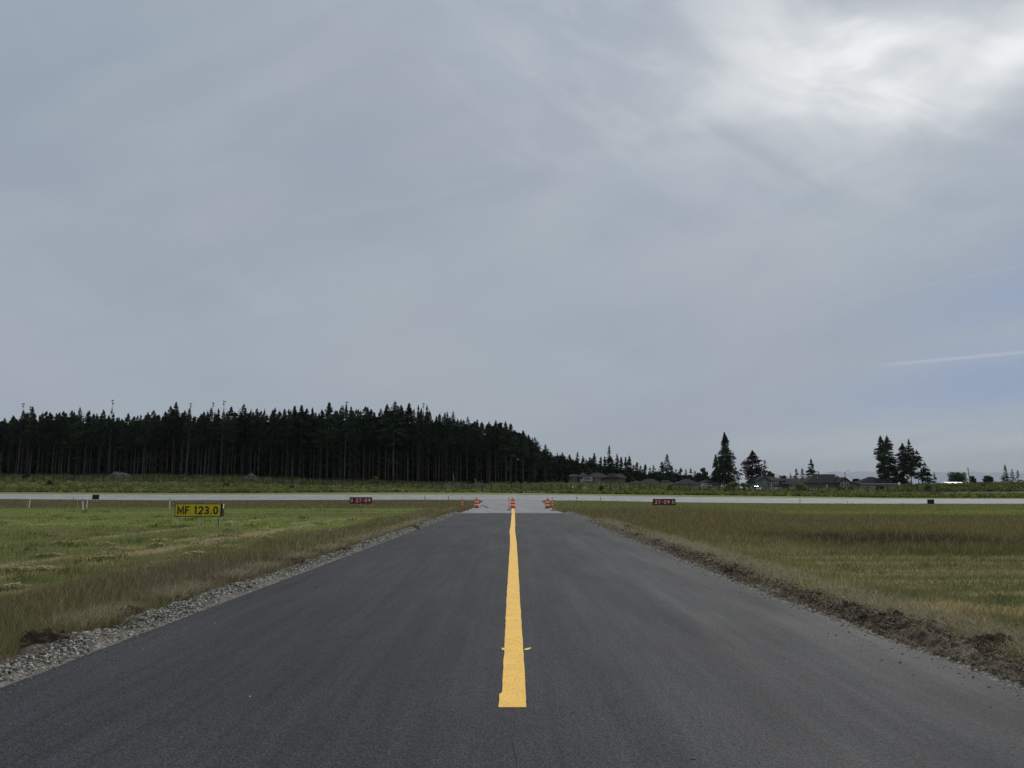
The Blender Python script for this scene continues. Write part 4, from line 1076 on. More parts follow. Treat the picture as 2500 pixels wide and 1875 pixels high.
# ------------------------------------------------------------------ rubble piles behind the fence
piles = [(292,1153,1174,244,86,'widest pale rubble mound before the left forest'),(30,1158,1174,244,44,'low grey mound at the far left behind the fence'),(150,1161,1173,246,26,'small pale mound left of the widest rubble mound'),(220,1163,1172,246,28,'low flat mound touching the widest rubble mound'),
  (612,1156,1180,244,46,'pointed brush pile right of the yellow sign'),(656,1166,1182,243,34,'second lower brush pile beside the pointed one'),(700,1171,1184,243,30,'low grey mound after the two brush piles'),(724,1174,1186,241,24,'small pale dirt heap ending the row of mounds'),
  (845,1178,1190,241,46,'long low gravel mound left of the round bush'),(952,1182,1190,241,52,'thin line of grey rubble right of the round bush'),
  (1078,1183,1197,240,44,'left low heap of the big rubble group near the drums'),(1103,1176,1197,242,42,'tallest middle heap of the rubble group left of the drums'),(1128,1178,1197,240,34,'middle right heap of the rubble group left of the drums'),(1163,1178,1198,240,44,'rightmost heap of the rubble group above the left drum')]
for k, (px, tp, bp_, Y, wd, lab) in enumerate(piles):
    X = (px-CX)/F*Y*math.cos(P); z = at(px, bp_, Y)[2]; H = at(px, tp, Y)[2]-z; R = wd/2/F*Y
    o = link('rubble_pile', lumpmesh('rubble_pile', R, R*.6, H, 80+k, 60, 30, .32, 2.6), M['rockpile'])
    o.location = (X, Y, z-.3); o.scale = (1,1,.96); tag(o, lab, 'pile', 'rubble and brush piles behind the fence')
    nk = int(90+R*60); ci = RNG.integers(0, len(o.data.vertices), nk); co = np.array([v.co[:] for v in o.data.vertices])[ci]
    rc = np.array([.17,.155,.13])*(.25+1.4*RNG.random((nk, 1)))
    ch = link('debris', stones('debris', co, .10+.22*RNG.random(nk)**2, rc, .5), M['stone'], o); ch['kind'] = 'stuff'
# stray dead stems by the rubble
for px, a, b_, lab in ((1107,1156,1176,'leaning bare dead trunk stub behind the middle rubble heap'),(1117,1174,1182,'short dead stub on the middle rubble heap'),(1160,1168,1180,'short bare stub behind the rightmost rubble heap')):
    p0 = at(px+1.5, b_+3, 245); p1 = at(px-1, a, 245); mb = MB(); mb.tube([p0-p0, (p1-p0)*.5+np.array([.1,0,0]), p1-p0], [.16,.12,.05], 7)
    o = mb.build('dead_stub', mat('pale_deadwood', (.3,.28,.25), noise=.2, nscale=3), None, True); o.location = tuple(p0); tag(o, lab, 'dead trunk')

# ------------------------------------------------------------------ wire fence
fr = thing('wire_fence', 'long chain link fence on dark steel posts running behind the runway', 'fence', (0,230,0))
px = 6.0; posts = []
while px < 2290:
    X, Y, z = on(px, 230.0); posts.append((X, z)); px += 24.4 if px < 1000 else 24.2
hgt = 2.25
ps = MB(); ps.tube([(0,0,-.3),(0,0,hgt)], .12, 6); ps.lathe([(.11,hgt),(.09,hgt+.06),(.01,hgt+.08)], 6); pm = ps.mesh('post')
pm.materials.append(M['post'])
for X, z in posts:
    o = bpy.data.objects.new('post', pm); COL.objects.link(o); o.parent = fr; o.location = (X, 0, z)
wm = MB()
for hz in (.25, .75, 1.25, 1.75, 2.2):
    wm.tube([(X, 0, z+hz) for X, z in posts], .014, 4)
wm.build('wire', M['wire'], fr)
# gate frame where the path meets the fence
gt = thing('wire_gate', 'wire mesh gate with small white notice where the gravel path reaches the fence', 'gate', (*on(1399, 229)[:2], on(1399, 229)[2]))
gmb = MB()
for x in (-1.8, 1.8): gmb.tube([(x,0,-.2),(x,0,2.7)], .09, 8)
gmb.build('gate_post', M['post'], gt)
g2 = MB(); g2.tube([(-1.6,0,.2),(1.6,0,.2),(1.6,0,2.1),(-1.6,0,2.1),(-1.6,0,.2)], .035, 6)
for k in range(1, 7): g2.tube([(-1.6+k*.457,0,.2),(-1.6+k*.457,0,2.1)], .012, 4)
g2.build('gate_leaf', M['wire'], gt)
g3 = MB(); g3.box(-.3,.15,-.06,-.03,.95,1.45); g3.build('notice', M['white_trim'], gt)

# ------------------------------------------------------------------ signs
def arc(cx, cz, rx, rz, a0, a1, n=10):
    return [(cx+rx*math.cos(math.radians(a0+(a1-a0)*k/n)), cz+rz*math.sin(math.radians(a0+(a1-a0)*k/n))) for k in range(n+1)]
GL = {  # advance width, strokes in a box of height 1
 'M': (.92, [[(.08,0),(.08,1),(.46,.22),(.84,1),(.84,0)]]),
 'F': (.62, [[(.08,0),(.08,.93),(.60,.93)], [(.145,.5),(.52,.5)]]),
 '1': (.38, [[(.02,.80),(.20,.93),(.20,0)]]),
 '2': (.66, [arc(.33,.68,.26,.25,165,-35,10)+[(.07,.07),(.62,.07)]]),
 '3': (.66, [arc(.31,.705,.24,.225,150,-90,10)[:-1]+[(.30,.50)]+arc(.31,.275,.27,.205,80,-155,10)]),
 '.': (.24, [[(.12,0),(.12,.15)]]),
 '0': (.68, [arc(.34,.5,.255,.43,90,450,24)]),
 '7': (.62, [[(.04,.93),(.55,.93),(.22,0)]]),
 '9': (.66, [arc(.33,.66,.245,.27,-20,340,20), arc(.10,.62,.475,.56,5,-68,8)]),
 '-': (.40, [[(.07,.46),(.33,.46)]]),
 'B': (.66, [[(.08,0),(.08,1)], [(.145,.93),(.36,.93)]+arc(.36,.725,.20,.205,80,-80,8)+[(.145,.52)], [(.30,.50),(.38,.50)]+arc(.38,.285,.225,.215,80,-80,8)+[(.145,.07)]]),
 ' ': (.34, [])}
def put_text(s, parent, cx, y, cz, h, wmax, m, wt=.15, gap=.16):
    tot = sum(GL[c][0] for c in s)+gap*(len(s)-1); kx = wmax/tot; x0 = -wmax/2; mb = MB()
    for c in s:
        wd, st = GL[c]
        for si, pl in enumerate(st):
            n = len(pl); P2 = [np.array([p[0]*kx, p[1]*h]) for p in pl]; L_ = []
            closed = np.linalg.norm(P2[0]-P2[-1]) < 1e-6; hw = wt*h/2
            for k in range(n):
                a = P2[k]-P2[k-1] if k else (P2[-1]-P2[-2] if closed else P2[1]-P2[0])
                b = P2[k+1]-P2[k] if k < n-1 else (P2[1]-P2[0] if closed else P2[-1]-P2[-2])
                a = a/np.linalg.norm(a); b = b/np.linalg.norm(b); na = np.array([-a[1], a[0]]); nb_ = np.array([-b[1], b[0]])
                q = na+nb_; q = q/max(np.linalg.norm(q), 1e-6); q = q/max(.42, float(q@na)); L_.append(q*hw)
            v = []; yy_ = -.002*si
            for k in range(n):
                for sg in (1, -1):
                    p_ = P2[k]+L_[k]*sg
                    v.append((x0+p_[0], yy_-.006, p_[1]-h/2)); v.append((x0+p_[0], yy_+.004, p_[1]-h/2))
            f = []
            for k in range(n-1):
                i_ = 4*k; j_ = i_+4
                f += [(i_, i_+2, j_+2, j_), (i_+1, j_+1, j_+3, i_+3), (i_, j_, j_+1, i_+1), (i_+2, i_+3, j_+3, j_+2)]
            mb.add(v, f)
        x0 += (wd+gap)*kx
    o = mb.build('lettering', m, parent); o.location = (cx, y, cz); return o
def frame_sign(name, label, loc, rz, W_, H_, z0, T, faces, legs, frame_m):
    r = thing(name, label, 'sign', loc, rz)
    b = MB(); b.box(-W_/2, W_/2, 0, T, z0, z0+H_); b.build('cabinet', M['black'], r, bevel=.012)
    for (x0, x1, m_) in faces:
        f_ = MB(); f_.box(x0, x1, -.006, .004, z0+.035, z0+H_-.035); f_.build('face_panel', m_, r)
    for x in legs:
        l = MB(); l.tube([(x, T*.5, -.1), (x, T*.5, z0+.0)], .026, 10); l.box(x-.05, x+.05, T*.5-.05, T*.5+.05, z0-.05, z0-.002); l.build('leg', M['metal'], r, smooth=False)
    return r
# yellow MF sign
p = gp(483, 1285.5)
W_ = 119/F*p[1]; H_ = 31/F*p[1]; z0 = 23.5/F*p[1]
mf = frame_sign('yellow_sign', 'yellow airfield sign reading MF 123.0 in black on three metal legs', (p[0]-.02, p[1], 0), math.radians(-1), W_-.08, H_, z0, .30, [(-W_/2+.085, W_/2-.125, M['yellow_face'])], (-W_/2+.15, .02, W_/2-.2), None)
put_text('MF 123.0', mf, -.03, -.008, z0+H_*.49, H_*.60, W_*.83, M['black'], .19, .17)
b = MB(); b.box(W_/2-.0385, W_/2-.030, .10, .20, z0+H_*.62, z0+H_*.96); b.build('side_sticker', M['white_text'], mf)
b = MB(); b.tube([(W_/2-.2,.15,z0-.02),(W_/2-.26,.15,z0-.12),(W_/2-.24,.15,.0)], .018, 6); b.build('conduit', M['black'], mf)
# left red sign
p = gp(880, 1239)
k_ = p[1]*math.cos(P)/F; W_ = 54.5*k_; H_ = 15.6*k_; z0 = (1239-1229.8)*k_
s1 = frame_sign('runway_sign', 'left red and black runway sign reading B 27-09 on thin legs', (p[0], p[1], 0), 0, W_, H_, z0, .28, [(-W_/2+.02, -W_*.30, M['black']), (-W_*.295, W_/2-.02, M['red_face'])], (-W_*.47, 0, W_*.47), None)
put_text('B', s1, -W_*.395, -.008, z0+H_*.5, H_*.56, W_*.115, M['yellow_text'], .14)
put_text('27-09', s1, W_*.11, -.008, z0+H_*.52, H_*.54, W_*.66, M['white_text'], .15, .24)
# right red sign
p = gp(1622.5, 1243.5)
k_ = p[1]*math.cos(P)/F; W_ = 54.5*k_; H_ = 15.2*k_; z0 = (1243.5-1233.6)*k_
s2 = frame_sign('runway_sign', 'right red and black runway sign reading 27-09 B standing in tall grass', (p[0], p[1], 0), 0, W_, H_, z0, .28, [(W_*.305, W_/2-.02, M['black']), (-W_/2+.02, W_*.30, M['red_face'])], (-W_*.45, W_*.49), None)
put_text('27-09', s2, -W_*.095, -.008, z0+H_*.5, H_*.54, W_*.66, M['white_text'], .15, .24)
put_text('B', s2, W_*.395, -.008, z0+H_*.5, H_*.56, W_*.115, M['yellow_text'], .14)
# backs of two far signs
for px, Y, lab in ((234.2, 118, 'black sign back on a short post before the runway at far left'), (2271, 116, 'black sign back standing against the runway at far right')):
    X, Y, z = on(px, Y); k_ = Y/F
    r = thing('blank_sign', lab, 'sign', (X, Y, z)); w2 = 8*k_; top = at(px, 1208.2 if px < 1000 else 1219.6, Y)[2]-z; bot = at(px, 1219.2 if px < 1000 else 1230.6, Y)[2]-z
    b = MB(); b.box(-w2, w2, 0, .12, bot, top); b.build('panel', M['black'], r, bevel=.01)
    b = MB(); b.box(-w2-.01, w2+.01, -.01, .13, top, top+.03); b.build('top_rail', M['post'], r)
    for sx in (-.5, .5):
        b = MB(); b.tube([(sx*w2, .06, -.1), (sx*w2, .06, bot)], .03, 8); b.build('leg', M['stake'], r)
# white conduit hook in the grass beside the yellow sign
p = gp(562, 1283.5); mb = MB()
pts = [(-.12+.26*math.cos(t)*.5+.0, 0, .02+.17*math.sin(t)) for t in np.linspace(math.pi, 0, 12)]
mb.tube([(q[0]+.1, q[1], q[2]) for q in pts], [.02+.012*math.sin(i/11*3.1) for i in range(12)], 8)
mb.lathe([(.06,0),(.06,.03),(.03,.04)], 10, (.11,0,0))
o = mb.build('bent_conduit', M['white_trim'], None, True); o.location = (p[0], p[1], .03); tag(o, 'small bent white conduit arching out of the grass right of the yellow sign', 'pipe')

# ------------------------------------------------------------------ stakes
for (x0, y0, x1, y1, lab, dark) in ((73.5,1219.5,70.5,1241.5,'leftmost pale leaning stake before the runway', 0),(202,1222,202.8,1246.5,'pale stake with dark top left of the black sign back', 1),(213.5,1220.5,211.5,1242.5,'white leaning stake just left of the black sign back', 0),(414.5,1221,414,1243.5,'pale stake with black cap left above the yellow sign', 1)):
    b0 = gp(x1, y1); t0 = at(x0, y0, b0[1])
    r = thing('marker_stake', lab, 'stake', tuple(b0)); d = t0-b0
    b = MB(); b.tube([(0,0,-.1),(d[0]*.5,0,d[2]*.5),(d[0],0,d[2])], [.045,.043,.04], 8); b.build('shaft', M['stake'], r)
    if dark: b = MB(); b.tube([(d[0],0,d[2]),(d[0],0,d[2]+.14)], [.05,.035], 8); b.build('cap', M['black'], r)
# thin wire whips
for (px, y0, y1, lab) in ((66,1222,1241,'thin grey wand beside the leftmost stake'),(188,1217,1246,'thin grey wand left of the dark topped stake')):
    b0 = gp(px, y1); t0 = at(px+1, y0, b0[1]); b = MB(); b.tube([(0,0,0), tuple(t0-b0)], .012, 5)
    o = b.build('wire_wand', M['metal']); o.location = tuple(b0); tag(o, lab, 'wand')
# runway edge lights on stems
for (px, Y, h_, lab) in ((1037,131,.75,'runway edge light on stem, left one of the pair left of the drums'),(1095,131,.72,'runway edge light on stem nearest the left drum'),(1408,131,.85,'runway edge light on stem nearest the right drum'),(1466,131,.8,'runway edge light on stem second right of the drums'),(1952,131,.85,'lone runway edge light at right below the charcoal roofed house'),(181,131,.5,'small edge light left of the black sign back'),(2068,131,.4,'short edge light left of the far right black sign back')):
    X, Y, z = on(px, Y); r = thing('edge_light', lab, 'light', (X, Y, z), 0, 'runway edge lights')
    b = MB(); b.tube([(0,0,-.05),(0,0,h_*.55)], .03, 6); b.build('stem', M['black'], r)
    b = MB(); b.lathe([(.05,h_*.55),(.09,h_*.62),(.09,h_*.72),(.05,h_*.8),(.012,h_*.82),(.012,h_*1.35)], 8); b.build('lamp_head', M['post'], r)

# ------------------------------------------------------------------ traffic drums and delineators
def drum(label, px, py, rot, feet_only=False):
    p = gp(px, py, .03)
    r = thing('traffic_drum', label, 'drum', (p[0], p[1], .03+ztf(p[0], p[1])), rot, 'orange traffic drums')
    segs = [(.235,.05),(.235,.25),(.228,.27),(.228,.41),(.222,.43),(.222,.57),(.216,.59),(.216,.73),(.210,.75),(.210,.86),(.19,.91),(.12,.93)]
    mb = MB(); mb.lathe(segs, 24); mb.build('body', M['orange'], r, smooth=False)
    for z0, z1, rr in ((.275,.405,.2315),(.595,.725,.2195)):
        m2 = MB(); m2.lathe([(rr,z0),(rr,z1)], 24); m2.build('reflective_band', M['band'], r)
    m3 = MB(); m3.lathe([(.265,0),(.275,.025),(.265,.05),(.24,.06)], 20); m3.build('base', M['rubber'], r)
    m4 = MB(); m4.tube([(-.09,0,.93),(-.08,0,.99),(.08,0,.99),(.09,0,.93)], .016, 6); m4.build('handle', M['orange'], r)
    m5 = MB(); m5.box(-.05,.05,-.03,.03,.995,1.05); wl = m5.build('warning_lamp', M['black'], r)
    m6 = MB(); m6.tube([(0,-.035,1.10),(0,.035,1.10)], .055, 14); m6.build('lens', M['lens'], wl)
    return r
drum('left orange and white striped drum where the dark asphalt ends', 1163.5, 1240, .4)
drum('middle orange drum standing on the end of the yellow line', 1252, 1241, 2.0)
drum('right orange and white striped drum beside the right verge', 1337, 1241, 1.2)
def delineator(label, px, py, base=True, sink=0):
    p = gp(px, py, .02)
    r = thing('delineator_post', label, 'post', (p[0], p[1], ztf(p[0], p[1])+.02-sink), 0, 'orange looped delineator posts')
    mb = MB(); mb.lathe([(.045,.05),(.05,.9)], 12); mb.build('shaft', M['orange'], r)
    m2 = MB(); pts = [(.05*math.cos(t)*1.0, 0, 1.08+.13*math.sin(t)) for t in np.linspace(-math.pi/2, 1.5*math.pi, 17)]
    m2.tube([(0,0,.9),(0,0,.95)]+pts[:], .018, 6); m2.build('loop_handle', M['orange'], r)
    for z0, z1 in ((.50,.60),(.72,.82)):
        m3 = MB(); m3.lathe([(.0535,z0),(.0545,z1)], 12); m3.build('reflective_band', M['band'], r)
    if base:
        m4 = MB(); m4.lathe([(.20,0),(.21,.02),(.19,.05),(.06,.065)], 8); m4.build('base', M['rubber'], r)
    return r
delineator('left orange looped post standing in grass beside the left drum', 1129, 1245, False, .05)
delineator('middle orange looped post on black base left of the middle drum', 1243, 1245.5)
delineator('right orange looped post on black base at the right verge', 1349, 1247)
# hose like cable behind left drum
p0 = gp(1176, 1229); pts = [gp(1172,1236,.06), gp(1180,1234,.06), gp(1186,1237,.06), gp(1192,1239.5,.06)]
mb = MB(); mb.tube([tuple(q-pts[0]) for q in pts], .03, 6); o = mb.build('rubber_cable', M['rubber']); o.location = tuple(pts[0]); tag(o, 'dark cable lying on pale pavement behind the left drum', 'cable')
# transverse crack lines in the old pavement
for yv, x0, x1, th in ((83.5,-3.6,3.9,.10),(62.0,-4.1,4.0,.12),(101,-4.0,-1.0,.15)):
    rows = []
    for k in range(30):
        x = x0+(x1-x0)*k/29; yj = yv+(fbm(np.array([x*1.3]), np.array([yv]), 3, 3)[0]-.5)*.8
        rows += [(x, yj, ztf(x, yj)+.034), (x, yj+th*2, ztf(x, yj)+.034)]
    tag(link('tar_seam', gridmesh('tar_seam', np.array(rows), 30, 2), mat('tar_seam', (.075,.075,.075), noise=.2, nscale=9)), kind='structure')

# ------------------------------------------------------------------ houses
def hip(x0, x1, y0, y1, z0, z1, rx0, rx1, ov=.5, th=.18, ry=None):
    """hip or gable roof: ridge from rx0 to rx1 at mid depth"""
    ym = (y0+y1)/2 if ry is None else ry; a, b, c, d = x0-ov, x1+ov, y0-ov, y1+ov
    v = [(a,c,z0-th),(b,c,z0-th),(b,d,z0-th),(a,d,z0-th),(a,c,z0),(b,c,z0),(b,d,z0),(a,d,z0),(rx0,ym,z1),(rx1,ym,z1)]
    f = [(3,2,1,0),(0,1,5,4),(1,2,6,5),(2,3,7,6),(3,0,4,7),(4,5,9,8),(6,7,8,9),(5,6,9),(7,4,8)]
    return MB().add(v, f)
def gable_x(x0, x1, y0, y1, z0, z1, ov=.4, th=.16):
    """gable facing -Y: ridge runs along Y at mid x; solid slabs"""
    xm = (x0+x1)/2; s_ = (z1-z0)/((x1-x0)/2); e = ov
    m = MB()
    for sg in (-1, 1):
        xe = x0-e if sg < 0 else x1+e; ze = z0-s_*e
        v = [(xe,y0-e,ze),(xm,y0-e,z1),(xm,y1+e,z1),(xe,y1+e,ze),(xe,y0-e,ze+th),(xm,y0-e,z1+th),(xm,y1+e,z1+th),(xe,y1+e,ze+th)]
        m.add(v, [(0,1,2,3),(7,6,5,4),(0,4,5,1),(3,2,6,7),(0,3,7,4)])
    return m
def win(parent, x, z, w_, h_, y, frame='white_trim'):
    f = MB()
    t = .09
    f.box(x-w_/2-t, x+w_/2+t, y-.07, y+.02, z+h_, z+h_+t); f.box(x-w_/2-t, x+w_/2+t, y-.07, y+.02, z-t, z)
    f.box(x-w_/2-t, x-w_/2, y-.07, y+.02, z, z+h_); f.box(x+w_/2, x+w_/2+t, y-.07, y+.02, z, z+h_)
    o = f.build('window', M[frame], parent)
    g = MB(); g.box(x-w_/2, x+w_/2, y-.035, y-.003, z, z+h_); g.build('pane', M['glass'], o)
def hx(px, Y): return (px-CX)/F*Y*math.cos(P)
def hz_(py, Y): return at(CX, py, Y)[2]
def house(label, Y, pxl, pxr, py_base, py_eave, py_top, wall, roof, ridge=(.35,.65), depth=9, windows=(), doors=(), name='house', chimney=None):
    xl, xr = hx(pxl, Y), hx(pxr, Y); xc = (xl+xr)/2; zb = hz_(py_base, Y); ze = hz_(py_eave, Y)-zb; ztp = hz_(py_top, Y)-zb; w2 = (xr-xl)/2-.5
    r = thing(name, label, 'house', (xc, Y, zb))
    b = MB(); b.box(-w2, w2, 0, depth, -1.0, ze-.15); b.build('wall', M[wall], r)
    W2 = w2*2; ro = hip(-w2, w2, 0, depth, ze, ztp, -w2-.5+ridge[0]*(W2+1), -w2-.5+ridge[1]*(W2+1)).build('roof', M[roof], r)
    b = MB(); b.box(-w2-.52, w2+.52, -.60, -.52, ze-.2, ze-.02); b.build('gutter', M['white_trim'] if wall != 'tan_wall' else M['tan_wall'], ro)
    if chimney is not None:
        b = MB(); b.box(chimney*w2-.25, chimney*w2+.25, depth*.45, depth*.6, ztp*.8, ztp+.5); b.build('chimney', M['rockpile'], ro)
    for (fx, z, w_, h_) in windows: win(r, fx*w2, z, w_, h_, 0)
    for (fx, w_, h_, m_) in doors:
        b = MB(); b.box(fx*w2-w_/2, fx*w2+w_/2, -.05, .0-.002, -.05, h_); b.build('door', M[m_], r)
    return r
HY = 292
h = house('leftmost low brown roofed house half hidden by the forest edge', HY+14, 1389, 1416, 1178, 1163, 1157, 'tan_wall', 'roof', (.3,.8), windows=((.2,.9,1.4,1.0),))
h = house('small brown hip roofed house second from the forest', HY+6, 1413, 1440, 1178, 1163.5, 1152.7, 'tan_wall', 'roof', (.42,.55), windows=((.1,.9,1.2,1.0),))
h = house('wide brown roofed house third from the forest', HY+12, 1436, 1488, 1179, 1164.5, 1153.3, 'tan_wall', 'roof', (.30,.62), windows=((-.3,1,1.6,1.0),(.3,1,1.2,1.0)))
h = house('brown roofed bungalow right of the third with lighter front slope', HY+2, 1446, 1486, 1180, 1165.2, 1155.5, 'tan_wall', 'roof', (.5,.75), windows=((-.5,.8,1.0,1.0),(.0,.8,1.3,1.0)))
h = house('taupe walled house with long hip roof, rightmost of the left house row', HY-4, 1474, 1531, 1181, 1165.5, 1156, 'tan_wall', 'roof', (.35,.86), windows=())
w2 = 2.6
# small dormer peak of that house
b = MB(); ze = hz_(1165.5,HY-4)-hz_(1181,HY-4); zt_ = hz_(1154,HY-4)-hz_(1181,HY-4)
hip(-3.4,.8,-.9,3.4,ze+.05,zt_,-1.6,-1.1).build('roof_wing', M['roof'], h)
# vehicle roofs in the yards of the left row come below
h = house('low grey roofed house whose eaves are hidden behind weeds, left of the pair', HY, 1540, 1571, 1187, 1179, 1173, 'tan_wall', 'roof_dark', (.5,.7))
h = house('wide low brown house behind the fence left of the right red sign', HY, 1563, 1616, 1191, 1180.5, 1168.8, 'tan_wall', 'roof', (.38,.72), windows=((-.2,.8,1.4,.9),(.4,.8,1.4,.9)))
h = house('low blue grey roofed house behind the bright rounded bush', HY+6, 1612, 1655, 1191, 1182, 1172, 'grey_wall', 'roof_dark', (.3,.55), windows=((.1,.7,1.2,.9),))
h = house('wide reddish brown roofed house above the right red sign', HY-2, 1651, 1712, 1192, 1181.5, 1168.4, 'tan_wall', 'roof', (.5,.62), windows=((.5,.7,1.8,.9),(0,.7,1.0,.9)))
h = house('grey roofed house left of the big cedar base', HY+2, 1707, 1764, 1194, 1181, 1171.6, 'tan_wall', 'roof_dark', (.36,.55), windows=((-.6,.8,1.2,.9),))
# grey green house with garage
Y = 286; zb = hz_(1199, Y); xl = hx(1848, Y); r = thing('house', 'grey green sided house with front gable and white garage door', 'house', (xl, Y, zb))
def lx(px): return hx(px, Y)-xl
def lz(py): return hz_(py, Y)-zb
g0, g1 = lx(1849), lx(1884.5); pk = lz(1163.0); ev = lz(1174.5)
b = MB(); b.prism([(g0,-1),(g1,-1),(g1,ev),((g0+g1)/2,pk-.25),(g0,ev)], 0, 12); b.build('wall', M['teal_wall'], r)
b = MB(); b.box(g1+.004, lx(1921), .6, 12, -1, lz(1173.6)); b.build('wall', M['teal_wall'], r)
b = MB(); b.box(lx(1921)+.004, lx(1948), -1.5, 9, -1, lz(1181.5)); b.build('wall', M['teal_wall'], r)
rf = gable_x(g0, g1, 0, 12, ev, pk-.1, .45).build('roof', M['roof'], r)
rf2 = hip((g0+g1)/2+.2, lx(1919), .6, 12, lz(1173.6)+.05, lz(1162.6), (g0+g1)/2+.25, lx(1902), .4).build('roof', M['roof'], r)
rf3 = hip(lx(1908), lx(1947), -1.5, 9, lz(1181.2), lz(1167.5), lx(1911), lx(1931), .5).build('roof', M['roof'], r)
b = MB(); b.box(g1-.12, g1+.12, -.14, -.006, -.6, ev-.2); b.box(g0-.05,g0+.12,-.14,-.006,-.6,ev-.2); b.build('corner_board', M['white_trim'], r)
b = MB(); b.tube([(g0-.45,-.5,ev-.45),((g0+g1)/2,-.5,pk-.12),(g1+.45,-.5,ev-.45)], .09, 4); b.build('bargeboard', M['roof_dark'], r)
win(r, (g0+g1)/2, lz(1179.5), .6, .5, 0)
for px in (1893, 1899, 1905, 1912): win(r, lx(px), lz(1179.0), .62, .6, .6)
b = MB(); b.box(lx(1888), lx(1909.5), .52, .59, -.4, lz(1188.5)); gd = b.build('garage_door', M['white_trim'], r)
b = MB(); b.box(lx(1886.5), lx(1911), .1, .5, lz(1188.0), lz(1186.6)); b.build('garage_lintel', M['roof_dark'], r)
b = MB(); b.box(lx(1878), lx(1880), -.12, -.01, 0, lz(1189)); b.build('downpipe', M['white_trim'], r)
win(r, lx(1928), lz(1190), 1.4, 1.0, -1.5); win(r, lx(1938), lz(1190), 1.0, 1.0, -1.5)
# second roof behind
house('brown gabled roof behind the grey green house, left of small trio of conifers', 306, 1927, 1967, 1186, 1176, 1167, 'tan_wall', 'roof', (.2,.85))
# charcoal hip roofed house
Y = 284; zb = hz_(1196, Y); xl = hx(1965, Y); r = thing('house', 'large beige house with charcoal hip roof and front gable porch', 'house', (xl, Y, zb))
ev = lz(1179.0); tp = lz(1156.8)
b = MB(); b.box(lx(1967), lx(2070), 0, 13, -1, ev-.12); b.build('wall', M['tan_wall'], r)
rf = hip(lx(1968), lx(2070), 0, 13, ev, tp, lx(2013), lx(2057), .7).build('roof', M['roof_dark'], r)
b = MB(); b.box(lx(1965)-.0, lx(2072), -.76, -.705, ev-.2, ev); b.build('gutter', M['roof'], rf)
for px, py in ((2005.5,1166.5),(2051,1161.5)):
    b = MB(); b.box(lx(px)-.2, lx(px)+.2, 3, 3.4, lz(py)-.4, lz(py)+.15); b.build('roof_vent', M['white_trim'], rf)
b = MB(); b.prism([(lx(2045),-1),(lx(2071),-1),(lx(2071),lz(1177)),(lx(2058),lz(1168.5)),(lx(2045),lz(1177))], -2.2, -.01); b.build('porch', M['tan_wall'], r)
gable_x(lx(2044.5), lx(2071.5), -2.2, 1.5, lz(1177), lz(1166.3), .5).build('porch_roof', M['roof_dark'], r)
win(r, lx(2005.5), lz(1184.5), .9, .7, 0, 'roof_dark'); win(r, lx(2051), lz(1187), .9, 1.2, -2.2); win(r, lx(2064), lz(1187), .9, 1.2, -2.2); win(r, lx(2058), lz(1186), .5, 1.2, -2.2)
b = MB(); b.box(lx(2017.8), lx(2022), -.06, -.003, lz(1194), lz(1182.5)); b.build('door', M['white_trim'], r)
b = MB(); b.box(lx(2071), lx(2094), 2, 9, -.6, lz(1179)); b.build('side_wing', M['tan_wall'], r)
hip(lx(2071), lx(2094), 2, 9, lz(1178), lz(1174), lx(2075), lx(2088), .4).build('wing_roof', M['roof_dark'], r)
# pale bungalow
house('pale grey bungalow with dark hip roof left of the tall right clump', 288, 2099, 2190, 1191, 1180.5, 1163.5, 'grey_wall', 'roof_dark', (.42,.52), windows=((-.45,.6,.8,.8),(-.2,.6,.8,.8),(.45,.5,1.6,.9)), doors=((.1,.9,1.2,'white_trim'),))
# white metal roofed shed
house('low shed with bright white metal roof under the dome shaped tree', 294, 2311, 2367, 1186, 1180.3, 1176.6, 'grey_wall', 'white_metal_roof', (.15,.85), depth=7, name='shed')
# board fences in front of the left house row
def board_fence(pxa, pxb, Y, pb, ptop, label):
    xa, xb = hx(pxa, Y), hx(pxb, Y); zb = hz_(pb, Y); H = hz_(ptop, Y)-zb; r = thing('board_fence', label, 'fence', (xa, Y, zb)); n = int((xb-xa)/.2)
    m = MB()
    for k in range(n): m.box(k*.2, k*.2+.185, 0, .03, -.5, H-.04+random.uniform(-.03, .03))
    m.build('boards', M['wood_fence'], r)
    for k in range(0, n+1, 12):
        b = MB(); b.box(k*.2-.06, k*.2+.06, .034, .15, -.5, H+.08); b.build('post', M['wood_fence'], r)
board_fence(1425, 1535, 279, 1184, 1177.0, 'weathered board fence in front of the left row of brown roofed houses')
board_fence(1549, 1604, 280, 1190, 1182.5, 'low dark board fence before the low brown houses in the middle')

